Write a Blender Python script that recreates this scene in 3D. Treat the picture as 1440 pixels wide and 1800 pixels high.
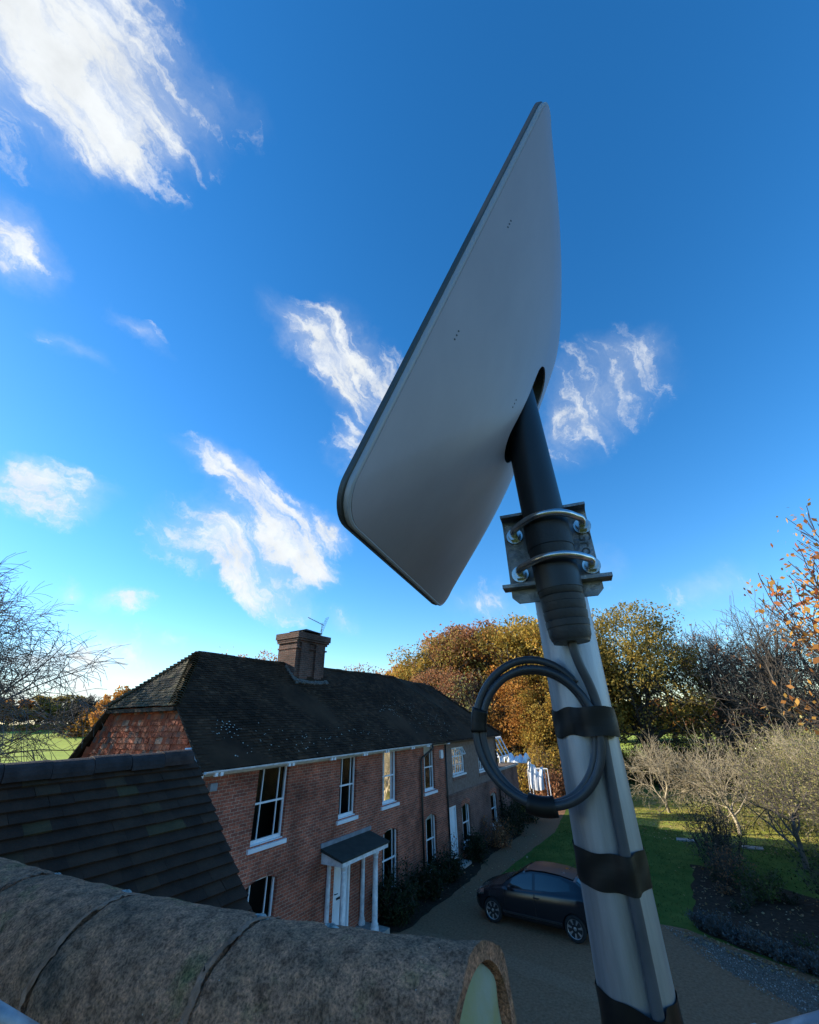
import bpy, math, random
import numpy as np
from mathutils import Vector, Matrix
R = math.radians
rng = np.random.default_rng(7)
random.seed(7)
for o in list(bpy.data.objects): bpy.data.objects.remove(o)
sc = bpy.context.scene
COL = sc.collection
# ------------------------------------------------------------------ camera (world Y = long axis of the farmhouse)
YAW, PITCH, ROLL = R(30.5), R(27.0), R(1.25)
hd = np.array([-math.sin(YAW), math.cos(YAW), 0]); r0 = np.array([math.cos(YAW), math.sin(YAW), 0]); zz = np.array([0, 0, 1.])
fw = hd*math.cos(PITCH) + zz*math.sin(PITCH); u0 = -hd*math.sin(PITCH) + zz*math.cos(PITCH)
up = u0*math.cos(ROLL) + r0*math.sin(ROLL); rt = r0*math.cos(ROLL) - u0*math.sin(ROLL)
cd = bpy.data.cameras.new('camera'); cam = bpy.data.objects.new('camera', cd); COL.objects.link(cam)
cam.matrix_world = Matrix(((rt[0], up[0], -fw[0], 0), (rt[1], up[1], -fw[1], 0), (rt[2], up[2], -fw[2], 0), (0, 0, 0, 1)))
cd.sensor_fit = 'HORIZONTAL'; cd.sensor_width = 36; cd.lens = 36*710/1440; cd.clip_start = 0.02; cd.clip_end = 3000
sc.camera = cam
# ------------------------------------------------------------------ light
SUN_AZ, SUN_EL = R(198.0), R(20.0)
sund = Vector((math.cos(SUN_AZ)*math.cos(SUN_EL), math.sin(SUN_AZ)*math.cos(SUN_EL), math.sin(SUN_EL)))
sl = bpy.data.lights.new('sun', 'SUN'); sl.energy = 5.0; sl.angle = R(0.5); sl.color = (1, .90, .74)
so = bpy.data.objects.new('sun', sl); COL.objects.link(so); so.rotation_euler = (-sund).to_track_quat('-Z', 'Y').to_euler()
sc.view_settings.view_transform = 'Standard'; sc.view_settings.look = 'None'; sc.view_settings.gamma = 1
sc.view_settings.exposure = 1.0
sc.cycles.max_bounces = 8; sc.cycles.transparent_max_bounces = 16

def N(nt, t, loc=None, **kw):
    n = nt.nodes.new(t)
    for k, v in kw.items():
        if k.startswith('i_'):
            key = k[2:]; key = int(key) if key.isdigit() else key
            n.inputs[key].default_value = v
        else: setattr(n, k, v)
    return n
def vdir(az, el):
    return np.array([math.cos(R(az))*math.cos(R(el)), math.sin(R(az))*math.cos(R(el)), math.sin(R(el))])
w = bpy.data.worlds.new('World'); sc.world = w; w.use_nodes = True
wt = w.node_tree; wt.nodes.clear(); L = wt.links.new
sky = N(wt, 'ShaderNodeTexSky', sky_type='NISHITA', sun_disc=False, sun_elevation=SUN_EL, sun_rotation=math.pi/2-SUN_AZ,
        altitude=100, air_density=1.1, dust_density=0.12, ozone_density=3.6)
tint = N(wt, 'ShaderNodeMix', data_type='RGBA', blend_type='MULTIPLY', i_0=1.0); tint.inputs[7].default_value = (.98, 1.04, 1.12, 1); L(sky.outputs[0], tint.inputs[6])
hs = N(wt, 'ShaderNodeHueSaturation', i_Saturation=1.23, i_Value=1.0); L(tint.outputs[2], hs.inputs['Color'])
tc = N(wt, 'ShaderNodeTexCoord')
# clouds: soft patches in the sky sphere, frayed with noise that is stretched along the wind
def vm(op, a, b=None, s=None):
    n = N(wt, 'ShaderNodeVectorMath', operation=op)
    for i, x in ((0, a), (1, b)):
        if x is None: continue
        if hasattr(x, 'links'): L(x, n.inputs[i])
        else: n.inputs[i].default_value = x
    if s is not None: n.inputs['Scale'].default_value = s
    return n
def mt(op, a, b=None, c=None, clamp=False):
    n = N(wt, 'ShaderNodeMath', operation=op, use_clamp=clamp)
    for i, x in ((0, a), (1, b), (2, c)):
        if x is None: continue
        if hasattr(x, 'links'): L(x, n.inputs[i])
        else: n.inputs[i].default_value = x
    return n.outputs[0]
gen = tc.outputs['Generated']
def pdir(x, y):
    v = rt*(x-720)/710 + up*(900-y)/710 + fw
    return v/np.linalg.norm(v)
wn = N(wt, 'ShaderNodeTexNoise', noise_dimensions='3D', i_Scale=5.0, i_Detail=7.0, i_Roughness=.6); L(gen, wn.inputs['Vector'])
wv = vm('SUBTRACT', wn.outputs['Color'], (.5, .5, .5)); wv2 = vm('SCALE', wv.outputs[0], s=.19)
warp = vm('ADD', gen, wv2.outputs[0]).outputs[0]
# (centre direction, end direction along the patch, half width in radians, strength)
CL = [((-80,-60),(90,50),.25,1.7), ((170,70),(250,120),.10,.85), ((60,130),(150,150),.08,.6), ((190,190),(240,250),.085,.8),((330,180),(370,240),.07,.5),
      ((-20,380),(55,485),.05,1.0), ((185,540),(285,605),.024,.75), ((70,605),(200,645),.024,.5),
      ((470,510),(640,700),.055,.98), ((620,640),(690,740),.095,.95), ((560,560),(610,620),.07,.62), ((600,760),(630,800),.05,.7),
      ((340,800),(480,880),.05,1.0), ((440,860),(530,960),.07,1.3), ((500,960),(570,1010),.06,1.3), ((540,890),(610,950),.038,.95),
      ((290,930),(420,960),.075,1.1), ((380,960),(450,1010),.06,1.0), ((400,1000),(540,1080),.048,1.12), ((590,1095),(620,1110),.03,.5),
      ((20,850),(120,890),.058,1.05), ((60,825),(110,850),.03,.7), ((90,1045),(120,1050),.022,.8), ((165,1055),(250,1052),.024,1.0),
      ((60,1185),(230,1165),.065,1.4), ((20,1205),(170,1225),.06,1.4), ((280,1120),(320,1125),.014,.75), ((360,1140),(380,1155),.02,.45),
      ((990,700),(1110,670),.10,.72), ((990,790),(1030,770),.07,.6), ((1000,740),(1060,720),.07,.35), ((1050,620),(1150,640),.05,.32),
      ((1210,1040),(1300,1015),.045,.62), ((780,1065),(930,1065),.042,.62), ((660,1170),(700,1180),.03,.55), ((1040,960),(1070,1010),.035,.42),
      ((120,1250),(330,1230),.035,.5)]
tot = None
for (a, b, hw, st) in CL:
    st = st*(1.22 if hw < .07 else 1.0)
    A, B = pdir(*a), pdir(*b); c = (A+B)/2; c /= np.linalg.norm(c)
    e = B-A; hw = hw*(1.3 if hw < .2 else .86); ln = np.linalg.norm(e)/2+hw*.8; e = e/np.linalg.norm(e); e = e-c*(e@c); e /= np.linalg.norm(e); f = np.cross(c, e)
    uu = vm('DOT_PRODUCT', warp, tuple(e/ln)).outputs['Value']; vv = vm('DOT_PRODUCT', warp, tuple(f/hw)).outputs['Value']
    d2 = mt('ADD', mt('MULTIPLY', uu, uu), mt('MULTIPLY', vv, vv))
    m = mt('MULTIPLY', mt('SUBTRACT', 1.0, mt('SQRT', d2), clamp=True), st)
    face = mt('GREATER_THAN', vm('DOT_PRODUCT', gen, tuple(c)).outputs['Value'], 0.0)
    m = mt('MULTIPLY', m, face)
    tot = m if tot is None else mt('MAXIMUM', tot, m) if hw > .2 else mt('ADD', tot, m)
A, B = pdir(470, 510), pdir(690, 780); e = (B-A)/np.linalg.norm(B-A); c = A/np.linalg.norm(A); f = np.cross(c, e); f /= np.linalg.norm(f); g = np.cross(e, f)
cmb = N(wt, 'ShaderNodeCombineXYZ')
for i, (ax, s) in enumerate(((e, 4.6), (f, 21.0), (g, 10.0))): L(vm('DOT_PRODUCT', warp, tuple(ax*s)).outputs['Value'], cmb.inputs[i])
n1 = N(wt, 'ShaderNodeTexNoise', i_Scale=1.0, i_Detail=9.0, i_Roughness=.62, i_Lacunarity=2.1); L(cmb.outputs[0], n1.inputs['Vector'])
n2 = N(wt, 'ShaderNodeTexNoise', i_Scale=14.0, i_Detail=5.0, i_Roughness=.6); L(gen, n2.inputs['Vector'])
fr = mt('ADD', mt('MULTIPLY', n1.outputs['Fac'], .95), mt('MULTIPLY', n2.outputs['Fac'], .25))
body = mt('ADD', mt('MULTIPLY', mt('SUBTRACT', fr, .60), 4.8), mt('SUBTRACT', mt('MULTIPLY', tot, 1.6), .38))
dens = N(wt, 'ShaderNodeMapRange', interpolation_type='SMOOTHSTEP', i_1=0.0, i_2=1.75, i_3=0.0, i_4=.96); L(body, dens.inputs[0])
gate = N(wt, 'ShaderNodeMapRange', interpolation_type='SMOOTHSTEP', i_1=0.0, i_2=.16, i_3=0.0, i_4=1.0); L(tot, gate.inputs[0])
stk = N(wt, 'ShaderNodeMapRange', interpolation_type='SMOOTHSTEP', i_1=.34, i_2=.60, i_3=.50, i_4=1.0); L(n1.outputs['Fac'], stk.inputs[0])
vl = N(wt, 'ShaderNodeMapRange', interpolation_type='SMOOTHSTEP', i_1=0.0, i_2=1.2, i_3=0.0, i_4=.36); L(mt('MULTIPLY', tot, mt('MULTIPLY', n1.outputs['Fac'], 2.0)), vl.inputs[0])
fac = mt('MAXIMUM', mt('MULTIPLY', mt('MULTIPLY', dens.outputs[0], stk.outputs[0]), gate.outputs[0]), vl.outputs[0])
shade = N(wt, 'ShaderNodeMapRange', i_1=.3, i_2=.7, i_3=.88, i_4=1.08); L(n2.outputs['Fac'], shade.inputs[0])
cc = N(wt, 'ShaderNodeMix', data_type='RGBA', blend_type='MULTIPLY', i_0=1.0); cc.inputs[6].default_value = (3.9, 4.05, 4.1, 1); L(shade.outputs[0], cc.inputs[7])
mx = N(wt, 'ShaderNodeMix', data_type='RGBA'); L(fac, mx.inputs[0]); L(hs.outputs[0], mx.inputs[6]); L(cc.outputs[2], mx.inputs[7])
bg = N(wt, 'ShaderNodeBackground', i_Strength=.12); L(mx.outputs[2], bg.inputs[0])
wo = N(wt, 'ShaderNodeOutputWorld'); L(bg.outputs[0], wo.inputs[0])

# ------------------------------------------------------------------ materials
MATS = {}
def mat(name, col, rough=.8, metal=0., var=0., vs=4., bump=0., bs=30., island=0., ramp=None, coords='Object', spec=.5, detail=6., stretch=(1,1,1), col2=None, trans=0.):
    m = bpy.data.materials.new(name); m.use_nodes = True; nt = m.node_tree; l = nt.links.new
    b = nt.nodes['Principled BSDF']; b.inputs['Roughness'].default_value = rough; b.inputs['Metallic'].default_value = metal
    b.inputs['Specular IOR Level'].default_value = spec
    t = N(nt, 'ShaderNodeTexCoord'); mp = N(nt, 'ShaderNodeMapping'); mp.inputs['Scale'].default_value = stretch; l(t.outputs[coords], mp.inputs[0])
    src = None
    if ramp:
        g = N(nt, 'ShaderNodeNewGeometry'); cr = N(nt, 'ShaderNodeValToRGB'); cr.color_ramp.interpolation = 'LINEAR'
        els = cr.color_ramp.elements
        for i, (p, c) in enumerate(ramp):
            e_ = els[i] if i < 2 else els.new(p)
            e_.position = p; e_.color = (*c, 1)
        l(g.outputs['Random Per Island'], cr.inputs[0]); src = cr.outputs[0]
    else:
        rgb = N(nt, 'ShaderNodeRGB'); rgb.outputs[0].default_value = (*col, 1); src = rgb.outputs[0]
    if var or col2:
        nz = N(nt, 'ShaderNodeTexNoise', i_Scale=vs, i_Detail=detail, i_Roughness=.6); l(mp.outputs[0], nz.inputs[0])
        mr = N(nt, 'ShaderNodeMapRange', i_1=.35, i_2=.65); l(nz.outputs[0], mr.inputs[0])
        mxx = N(nt, 'ShaderNodeMix', data_type='RGBA')
        if col2:
            l(mr.outputs[0], mxx.inputs[0]); l(src, mxx.inputs[6]); mxx.inputs[7].default_value = (*col2, 1)
        else:
            mxx.blend_type = 'MULTIPLY'; mxx.inputs[0].default_value = 1.
            mr.inputs[3].default_value = 1-var; mr.inputs[4].default_value = 1+var*.6
            l(src, mxx.inputs[6]); l(mr.outputs[0], mxx.inputs[7])
        src = mxx.outputs[2]
    l(src, b.inputs['Base Color'])
    if bump:
        n2_ = N(nt, 'ShaderNodeTexNoise', i_Scale=bs, i_Detail=8., i_Roughness=.65); l(mp.outputs[0], n2_.inputs[0])
        bp = N(nt, 'ShaderNodeBump', i_Strength=bump, i_Distance=.02); l(n2_.outputs[0], bp.inputs['Height']); l(bp.outputs[0], b.inputs['Normal'])
    if trans:
        tr = N(nt, 'ShaderNodeBsdfTranslucent'); l(src, tr.inputs[0]); ms = N(nt, 'ShaderNodeMixShader', i_0=trans)
        l(b.outputs[0], ms.inputs[1]); l(tr.outputs[0], ms.inputs[2]); l(ms.outputs[0], nt.nodes['Material Output'].inputs[0])
    MATS[name] = m
    return m
def brickmat(name, c1, c2, mort, bump=.6):
    m = bpy.data.materials.new(name); m.use_nodes = True; nt = m.node_tree; l = nt.links.new
    b = nt.nodes['Principled BSDF']; b.inputs['Roughness'].default_value = .9; b.inputs['Specular IOR Level'].default_value = .25
    t = N(nt, 'ShaderNodeTexCoord'); s = N(nt, 'ShaderNodeSeparateXYZ'); l(t.outputs['Object'], s.inputs[0])
    a = N(nt, 'ShaderNodeMath', operation='ADD'); l(s.outputs[0], a.inputs[0]); l(s.outputs[1], a.inputs[1])
    wob = N(nt, 'ShaderNodeTexNoise', i_Scale=1.3, i_Detail=3.); l(t.outputs['Object'], wob.inputs[0])
    wz = N(nt, 'ShaderNodeMath', operation='MULTIPLY_ADD', i_1=.035); l(wob.outputs[0], wz.inputs[0]); l(s.outputs[2], wz.inputs[2])
    c = N(nt, 'ShaderNodeCombineXYZ'); l(a.outputs[0], c.inputs[0]); l(wz.outputs[0], c.inputs[1])
    bk = N(nt, 'ShaderNodeTexBrick', i_Scale=1., offset=.5); l(c.outputs[0], bk.inputs[0])
    bk.inputs['Color1'].default_value = (*c1, 1); bk.inputs['Color2'].default_value = (*c2, 1); bk.inputs['Mortar'].default_value = (*mort, 1)
    bk.inputs['Mortar Size'].default_value = .006; bk.inputs['Mortar Smooth'].default_value = .2; bk.inputs['Bias'].default_value = -.1
    bk.inputs['Brick Width'].default_value = .225; bk.inputs['Row Height'].default_value = .076
    nz = N(nt, 'ShaderNodeTexNoise', i_Scale=.9, i_Detail=8., i_Roughness=.65); l(t.outputs['Object'], nz.inputs[0])
    mr = N(nt, 'ShaderNodeMapRange', i_1=.32, i_2=.68, i_3=.48, i_4=1.4); l(nz.outputs[0], mr.inputs[0])
    nf = N(nt, 'ShaderNodeTexNoise', i_Scale=26., i_Detail=4.); l(t.outputs['Object'], nf.inputs[0])
    mf = N(nt, 'ShaderNodeMapRange', i_1=.3, i_2=.7, i_3=.6, i_4=1.35); l(nf.outputs[0], mf.inputs[0])
    mm = N(nt, 'ShaderNodeMath', operation='MULTIPLY'); l(mr.outputs[0], mm.inputs[0]); l(mf.outputs[0], mm.inputs[1])
    mxx = N(nt, 'ShaderNodeMix', data_type='RGBA', blend_type='MULTIPLY', i_0=1.); l(bk.outputs[0], mxx.inputs[6]); l(mm.outputs[0], mxx.inputs[7]); l(mxx.outputs[2], b.inputs['Base Color'])
    iv = N(nt, 'ShaderNodeMath', operation='SUBTRACT', i_0=1.); l(bk.outputs['Fac'], iv.inputs[1])
    ad = N(nt, 'ShaderNodeMath', operation='MULTIPLY_ADD', i_1=.5); l(nf.outputs[0], ad.inputs[0]); l(iv.outputs[0], ad.inputs[2])
    bp = N(nt, 'ShaderNodeBump', i_Strength=bump, i_Distance=.012); l(ad.outputs[0], bp.inputs['Height']); l(bp.outputs[0], b.inputs['Normal'])
    MATS[name] = m; return m
brickmat('brick', (.42,.118,.068), (.22,.072,.05), (.40,.30,.22))
brickmat('chimney_brick', (.15,.07,.05), (.07,.045,.038), (.17,.145,.12))
brickmat('dull_brick', (.22,.105,.08), (.16,.085,.07), (.24,.19,.16), .4)
mat('flint', (.17,.11,.085), .9, var=.55, vs=9, bump=.6, bs=14, col2=(.24,.17,.14))
mat('white_paint', (.78,.80,.82), .4, var=.08, vs=3)
mat('old_white', (.72,.73,.74), .55, var=.25, vs=5, bump=.05)
mat('fascia', (.50,.49,.47), .6, var=.3, vs=2)
mat('blind', (.75,.74,.70), .9)
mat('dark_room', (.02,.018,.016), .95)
mat('felt', (.028,.034,.030), .85, var=.3, vs=4)
mat('lead', (.22,.25,.29), .5, .2, var=.25, vs=4, bump=.1)
mat('black_paint', (.012,.012,.013), .4)
mat('dark_tile', (0,0,0), .92, ramp=[(0,(.030,.017,.009)),(.35,(.040,.022,.012)),(.8,(.055,.030,.016)),(1,(.085,.045,.025))], var=.45, vs=1.1, bump=.4, bs=40, spec=.2)
mat('hip_tile', (0,0,0), .9, ramp=[(0,(.05,.045,.03)),(.5,(.085,.075,.045)),(.8,(.10,.08,.055)),(1,(.13,.12,.06))], var=.4, vs=3, bump=.4, bs=40, spec=.2)
mat('near_tile', (0,0,0), .88, ramp=[(0,(.036,.019,.011)),(.6,(.046,.024,.014)),(.92,(.062,.033,.018)),(1,(.07,.052,.022))], var=.35, vs=5, bump=.35, bs=60, spec=.3)
mat('near_ridge', (0,0,0), .85, ramp=[(0,(.030,.028,.030)),(.6,(.042,.034,.033)),(1,(.07,.042,.034))], var=.45, vs=6, bump=.5, bs=30, spec=.25)
mat('gable_tile', (0,0,0), .85, ramp=[(0,(.30,.075,.04)),(.3,(.42,.11,.055)),(.55,(.24,.08,.05)),(.75,(.50,.17,.09)),(.9,(.13,.10,.09)),(1,(.50,.30,.21))], var=.2, vs=6, bump=.35, bs=50, spec=.25)
mat('mortar', (.30,.27,.22), .95, var=.4, vs=8, bump=.6, bs=20)
mat('skirt', (.13,.115,.10), .95, var=.5, vs=8, bump=.6, bs=20)
mat('verge', (.045,.04,.032), .9, var=.5, vs=6, bump=.4)
mat('lichen', (.55,.56,.50), .95)
def claymat():
    m = bpy.data.materials.new('ridge_clay'); m.use_nodes = True; nt = m.node_tree; l = nt.links.new; b = nt.nodes['Principled BSDF']; b.inputs['Roughness'].default_value = .95; b.inputs['Specular IOR Level'].default_value = .15
    t = N(nt, 'ShaderNodeTexCoord'); T = t.outputs['Object']
    def nz(sc_, d=8., r_=.65): n = N(nt, 'ShaderNodeTexNoise', i_Scale=sc_, i_Detail=d, i_Roughness=r_); l(T, n.inputs[0]); return n.outputs[0]
    def ramp(src, els):
        c = N(nt, 'ShaderNodeValToRGB'); e = c.color_ramp.elements
        for i, (p, q) in enumerate(els):
            x = e[i] if i < 2 else e.new(p)
            x.position = p; x.color = (*q, 1)
        l(src, c.inputs[0]); return c.outputs[0]
    big = ramp(nz(6.), [(.30,(.13,.092,.070)),(.42,(.25,.14,.09)),(.55,(.40,.20,.125)),(.68,(.16,.14,.06))])
    mid = ramp(nz(38.), [(.32,(.45,.45,.45)),(.5,(1,1,1)),(.68,(1.5,1.4,1.3))])
    fine = ramp(nz(210., 4.), [(.36,(.42,.42,.42)),(.5,(1,1,1)),(.64,(1.6,1.5,1.4))])
    m1 = N(nt, 'ShaderNodeMix', data_type='RGBA', blend_type='MULTIPLY', i_0=1.); l(big, m1.inputs[6]); l(mid, m1.inputs[7])
    m2 = N(nt, 'ShaderNodeMix', data_type='RGBA', blend_type='MULTIPLY', i_0=.9); l(m1.outputs[2], m2.inputs[6]); l(fine, m2.inputs[7])
    sp = N(nt, 'ShaderNodeTexVoronoi', i_Scale=85.); l(T, sp.inputs[0]); pk = N(nt, 'ShaderNodeMapRange', i_1=.10, i_2=.06, i_3=0., i_4=1.); l(sp.outputs['Distance'], pk.inputs[0])
    gt_ = N(nt, 'ShaderNodeMath', operation='GREATER_THAN', i_1=.60); l(nz(9.), gt_.inputs[0]); mu = N(nt, 'ShaderNodeMath', operation='MULTIPLY'); l(pk.outputs[0], mu.inputs[0]); l(gt_.outputs[0], mu.inputs[1])
    m3 = N(nt, 'ShaderNodeMix', data_type='RGBA'); l(mu.outputs[0], m3.inputs[0]); l(m2.outputs[2], m3.inputs[6]); m3.inputs[7].default_value = (.5,.5,.44,1)
    l(m3.outputs[2], b.inputs['Base Color'])
    ad = N(nt, 'ShaderNodeMath', operation='MULTIPLY_ADD', i_1=.45); l(nz(210., 4.), ad.inputs[0]); l(nz(45., 10.), ad.inputs[2])
    bp = N(nt, 'ShaderNodeBump', i_Strength=1., i_Distance=.012); l(ad.outputs[0], bp.inputs['Height']); l(bp.outputs[0], b.inputs['Normal']); MATS['ridge_clay'] = m
claymat()
mat('ridge_bed', (.28,.27,.12), .9, col2=(.30,.30,.22), vs=9, bump=.35, bs=40)
mat('mortar_joint', (.42,.22,.14), .95, var=.5, vs=20, bump=.9, bs=60)
mat('bird_lime', (.62,.63,.58), .8, col2=(.10,.14,.14), vs=60, bump=.8, bs=80)
mat('shell', (.35,.33,.375), .40, var=.07, vs=5, bump=.02, bs=200, spec=.4, stretch=(3,3,.7))
mat('shell_light', (.33,.345,.375), .4)
mat('rim_dark', (.045,.055,.058), .5)
mat('tube_black', (.011,.013,.017), .42, var=.2, vs=20)
mat('rubber', (.013,.014,.017), .55, var=.3, vs=30, bump=.1, bs=100)
mat('tape', (.005,.0053,.006), .45, bump=.05, bs=25, stretch=(.3,.3,2), spec=.25)
mat('cable', (.022,.027,.036), .45, var=.2, vs=40)
mat('cable_dull', (.045,.053,.066), .5, var=.2, vs=40)
mat('galv', (.36,.385,.43), .48, .7, col2=(.19,.205,.235), vs=38, bump=.10, bs=60, stretch=(1,1,.12))
mat('plate', (.30,.32,.35), .38, .85, col2=(.12,.14,.16), vs=75, bump=.25, bs=120)
mat('zinc', (.50,.52,.54), .25, .95, var=.3, vs=60)
mat('knuckle', (.35,.42,.50), .35, .2)
mat('car_paint', (.016,.017,.022), .18, .3, spec=.7)
mat('car_roof', (.012,.010,.010), .35, .2, spec=.7)
mat('car_trim', (.012,.012,.013), .55)
mat('chrome', (.5,.5,.5), .2, .9)
mat('alloy', (.34,.34,.35), .35, .7)
mat('tyre', (.012,.012,.012), .85)
mat('bark_dark', (.05,.042,.036), .9, var=.4, vs=3, bump=.5, bs=15)
mat('bark_pale', (.40,.33,.215), .9, var=.4, vs=6)
mat('bark_grey', (.095,.078,.062), .9, var=.4, vs=5)
mat('bark_birch', (.17,.14,.115), .9, var=.4, vs=4)
def leafmat(name, cs, var=.45, vs=.35):
    return mat(name, (0,0,0), .75, ramp=[(i/(len(cs)-1), c) for i, c in enumerate(cs)], var=var, vs=vs, detail=3., spec=.25, trans=.42)
leafmat('leaf_olive', [(.20,.15,.035),(.36,.26,.055),(.26,.22,.05),(.46,.30,.07)])
leafmat('leaf_orange', [(.42,.16,.035),(.58,.26,.055),(.34,.16,.04),(.66,.36,.08)])
leafmat('leaf_rust', [(.32,.13,.06),(.46,.20,.09),(.26,.14,.07),(.50,.27,.13)])
leafmat('leaf_gold', [(.50,.33,.06),(.64,.43,.08),(.36,.28,.06),(.60,.30,.06)])
leafmat('leaf_maple', [(.50,.20,.045),(.55,.32,.07),(.38,.10,.04),(.60,.38,.10)], var=.2)
leafmat('leaf_green', [(.05,.08,.02),(.10,.13,.035),(.07,.10,.03),(.14,.16,.05)])
leafmat('leaf_pale', [(.40,.37,.12),(.30,.29,.10),(.48,.40,.15),(.22,.24,.08)])
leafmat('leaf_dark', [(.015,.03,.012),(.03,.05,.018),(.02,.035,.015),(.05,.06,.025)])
leafmat('leaf_lavender', [(.10,.13,.14),(.15,.18,.19),(.08,.10,.09),(.19,.21,.22)])
leafmat('leaf_fallen', [(.35,.22,.08),(.45,.36,.20),(.30,.14,.05),(.50,.45,.34)], var=.1)
leafmat('tarp_', [(.9,.9,.9),(.9,.9,.9)]); 
mat('tarp', (.86,.88,.93), .5, var=.05, vs=5, bump=.3, bs=6)
mat('gravel', (.205,.10,.052), .95, col2=(.31,.17,.095), vs=14, bump=1., bs=45, detail=9., spec=.2)
mat('gravel_worn', (.225,.115,.063), .95, col2=(.34,.19,.11), vs=18, bump=1., bs=45, spec=.2)
mat('gravel_pale', (.19,.15,.115), .95, col2=(.11,.08,.06), vs=24, bump=1., bs=45, spec=.2)
mat('soil', (.05,.033,.022), .95, var=.5, vs=8, bump=1., bs=20, spec=.1)
mat('pasture', (.055,.065,.025), .95, col2=(.04,.05,.02), vs=.3, bump=.6, bs=3., spec=.1)
mat('lawn', (.055,.10,.016), .9, col2=(.11,.15,.03), vs=1.1, bump=1., bs=60, detail=10., spec=.1)
mat('lawn_leafy_sunlit', (.30,.34,.05), .9, col2=(.40,.33,.085), vs=1.2, bump=1., bs=50, detail=10., spec=.1)  # leafy grass, base colour raised to brighten the sunlit part
mat('field', (.40,.46,.075), .9, col2=(.31,.38,.06), vs=.25, bump=1., bs=3., detail=12., spec=.1)
mat('stone', (.34,.32,.29), .85, var=.3, vs=6, bump=.3)
mat('gravel_chip', (0,0,0), .9, ramp=[(0,(.12,.10,.085)),(.6,(.22,.185,.15)),(1,(.42,.38,.33))])
mat('timber', (.10,.07,.05), .85, var=.4, vs=4, bump=.3)
mat('room_wood', (.10,.09,.06), .85, var=.4, vs=4)
def glassmat():
    m = bpy.data.materials.new('glass'); m.use_nodes = True; nt = m.node_tree; l = nt.links.new; nt.nodes.remove(nt.nodes['Principled BSDF'])
    t = N(nt, 'ShaderNodeBsdfTransparent', i_0=(.75,.78,.78,1)); g = N(nt, 'ShaderNodeBsdfGlossy', i_Roughness=.02); f_ = N(nt, 'ShaderNodeFresnel', i_IOR=1.45)
    t_ = N(nt, 'ShaderNodeTexCoord'); nz = N(nt, 'ShaderNodeTexNoise', i_Scale=2.5, i_Detail=1.); l(t_.outputs['Object'], nz.inputs[0])
    bp = N(nt, 'ShaderNodeBump', i_Strength=.12, i_Distance=.03); l(nz.outputs[0], bp.inputs['Height']); l(bp.outputs[0], g.inputs['Normal'])
    s = N(nt, 'ShaderNodeMixShader'); l(f_.outputs[0], s.inputs[0]); l(t.outputs[0], s.inputs[1]); l(g.outputs[0], s.inputs[2]); l(s.outputs[0], nt.nodes['Material Output'].inputs[0])
    MATS['glass'] = m
glassmat()
mat('car_glass', (.01,.012,.014), .04, spec=.9)

# ------------------------------------------------------------------ mesh helpers
class MB:
    def __init__(s): s.v = []; s.f = []; s.n = 0; s.va = []; s.fa = []
    def add(s, vs, fs):
        b = s.n; s.v += [tuple(map(float, p)) for p in vs]; s.f += [tuple(b+i for i in f) for f in fs]; s.n += len(vs); return s
    def box(s, x0, x1, y0, y1, z0, z1):
        return s.add([(x0,y0,z0),(x1,y0,z0),(x1,y1,z0),(x0,y1,z0),(x0,y0,z1),(x1,y0,z1),(x1,y1,z1),(x0,y1,z1)],
                     [(0,3,2,1),(4,5,6,7),(0,1,5,4),(1,2,6,5),(2,3,7,6),(3,0,4,7)])
    def obox(s, c, ax, ay, az, hx, hy, hz):
        c, ax, ay, az = map(np.array, (c, ax, ay, az)); vs = []
        for k in (-1, 1):
            for (i, j) in ((-1,-1),(1,-1),(1,1),(-1,1)): vs.append(c+ax*hx*i+ay*hy*j+az*hz*k)
        return s.add(vs, [(0,3,2,1),(4,5,6,7),(0,1,5,4),(1,2,6,5),(2,3,7,6),(3,0,4,7)])
    def rings(s, rings, close=True, cap=True):
        k = len(rings[0]); vs = [p for r in rings for p in r]; fs = []
        for i in range(len(rings)-1):
            for j in range(k if close else k-1):
                a, b = i*k+j, i*k+(j+1) % k; fs.append((a, b, b+k, a+k))
        if cap: fs += [tuple(range(k))[::-1], tuple(range((len(rings)-1)*k, len(rings)*k))]
        return s.add(vs, fs)
    def tube(s, pts, r, k=10, cap=True, closed=False):
        pts = [np.array(p, float) for p in pts]; n = len(pts); rr = r if hasattr(r, '__len__') else [r]*n; ref = None; out = []
        for i, p in enumerate(pts):
            a = pts[max(i-1, 0)]; b = pts[min(i+1, n-1)]; t = b-a; t /= np.linalg.norm(t)+1e-12
            if ref is None: ref = np.array([0,0,1.]) if abs(t[2]) < .9 else np.array([1.,0,0])
            x = np.cross(t, ref); x /= np.linalg.norm(x)+1e-12; y = np.cross(x, t); ref = y
            # note: orientation kept so that neighbouring rings line up
            out.append([p+(x*math.cos(q)+y*math.sin(q))*rr[i] for q in np.linspace(0, 2*math.pi, k, endpoint=False)])
        return s.rings([r_[::-1] for r_ in out], cap=cap)
    def prism(s, poly, axis, a, b):
        # poly: list of 2-D points; axis 'x','y','z' extrusion from a to b
        def P(q, t):
            return (t, q[0], q[1]) if axis == 'x' else (q[0], t, q[1]) if axis == 'y' else (q[0], q[1], t)
        k = len(poly); vs = [P(q, a) for q in poly]+[P(q, b) for q in poly]
        return s.add(vs, [tuple(range(k))[::-1], tuple(range(k, 2*k))]+[(i, (i+1) % k, (i+1) % k+k, i+k) for i in range(k)])
    def build(s, name, m, parent=None, smooth=False, loc=None, autos=None):
        me = bpy.data.meshes.new(name); me.from_pydata(s.v, [], s.f)
        return fin(me, name, m, parent, smooth, loc, autos)
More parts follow.
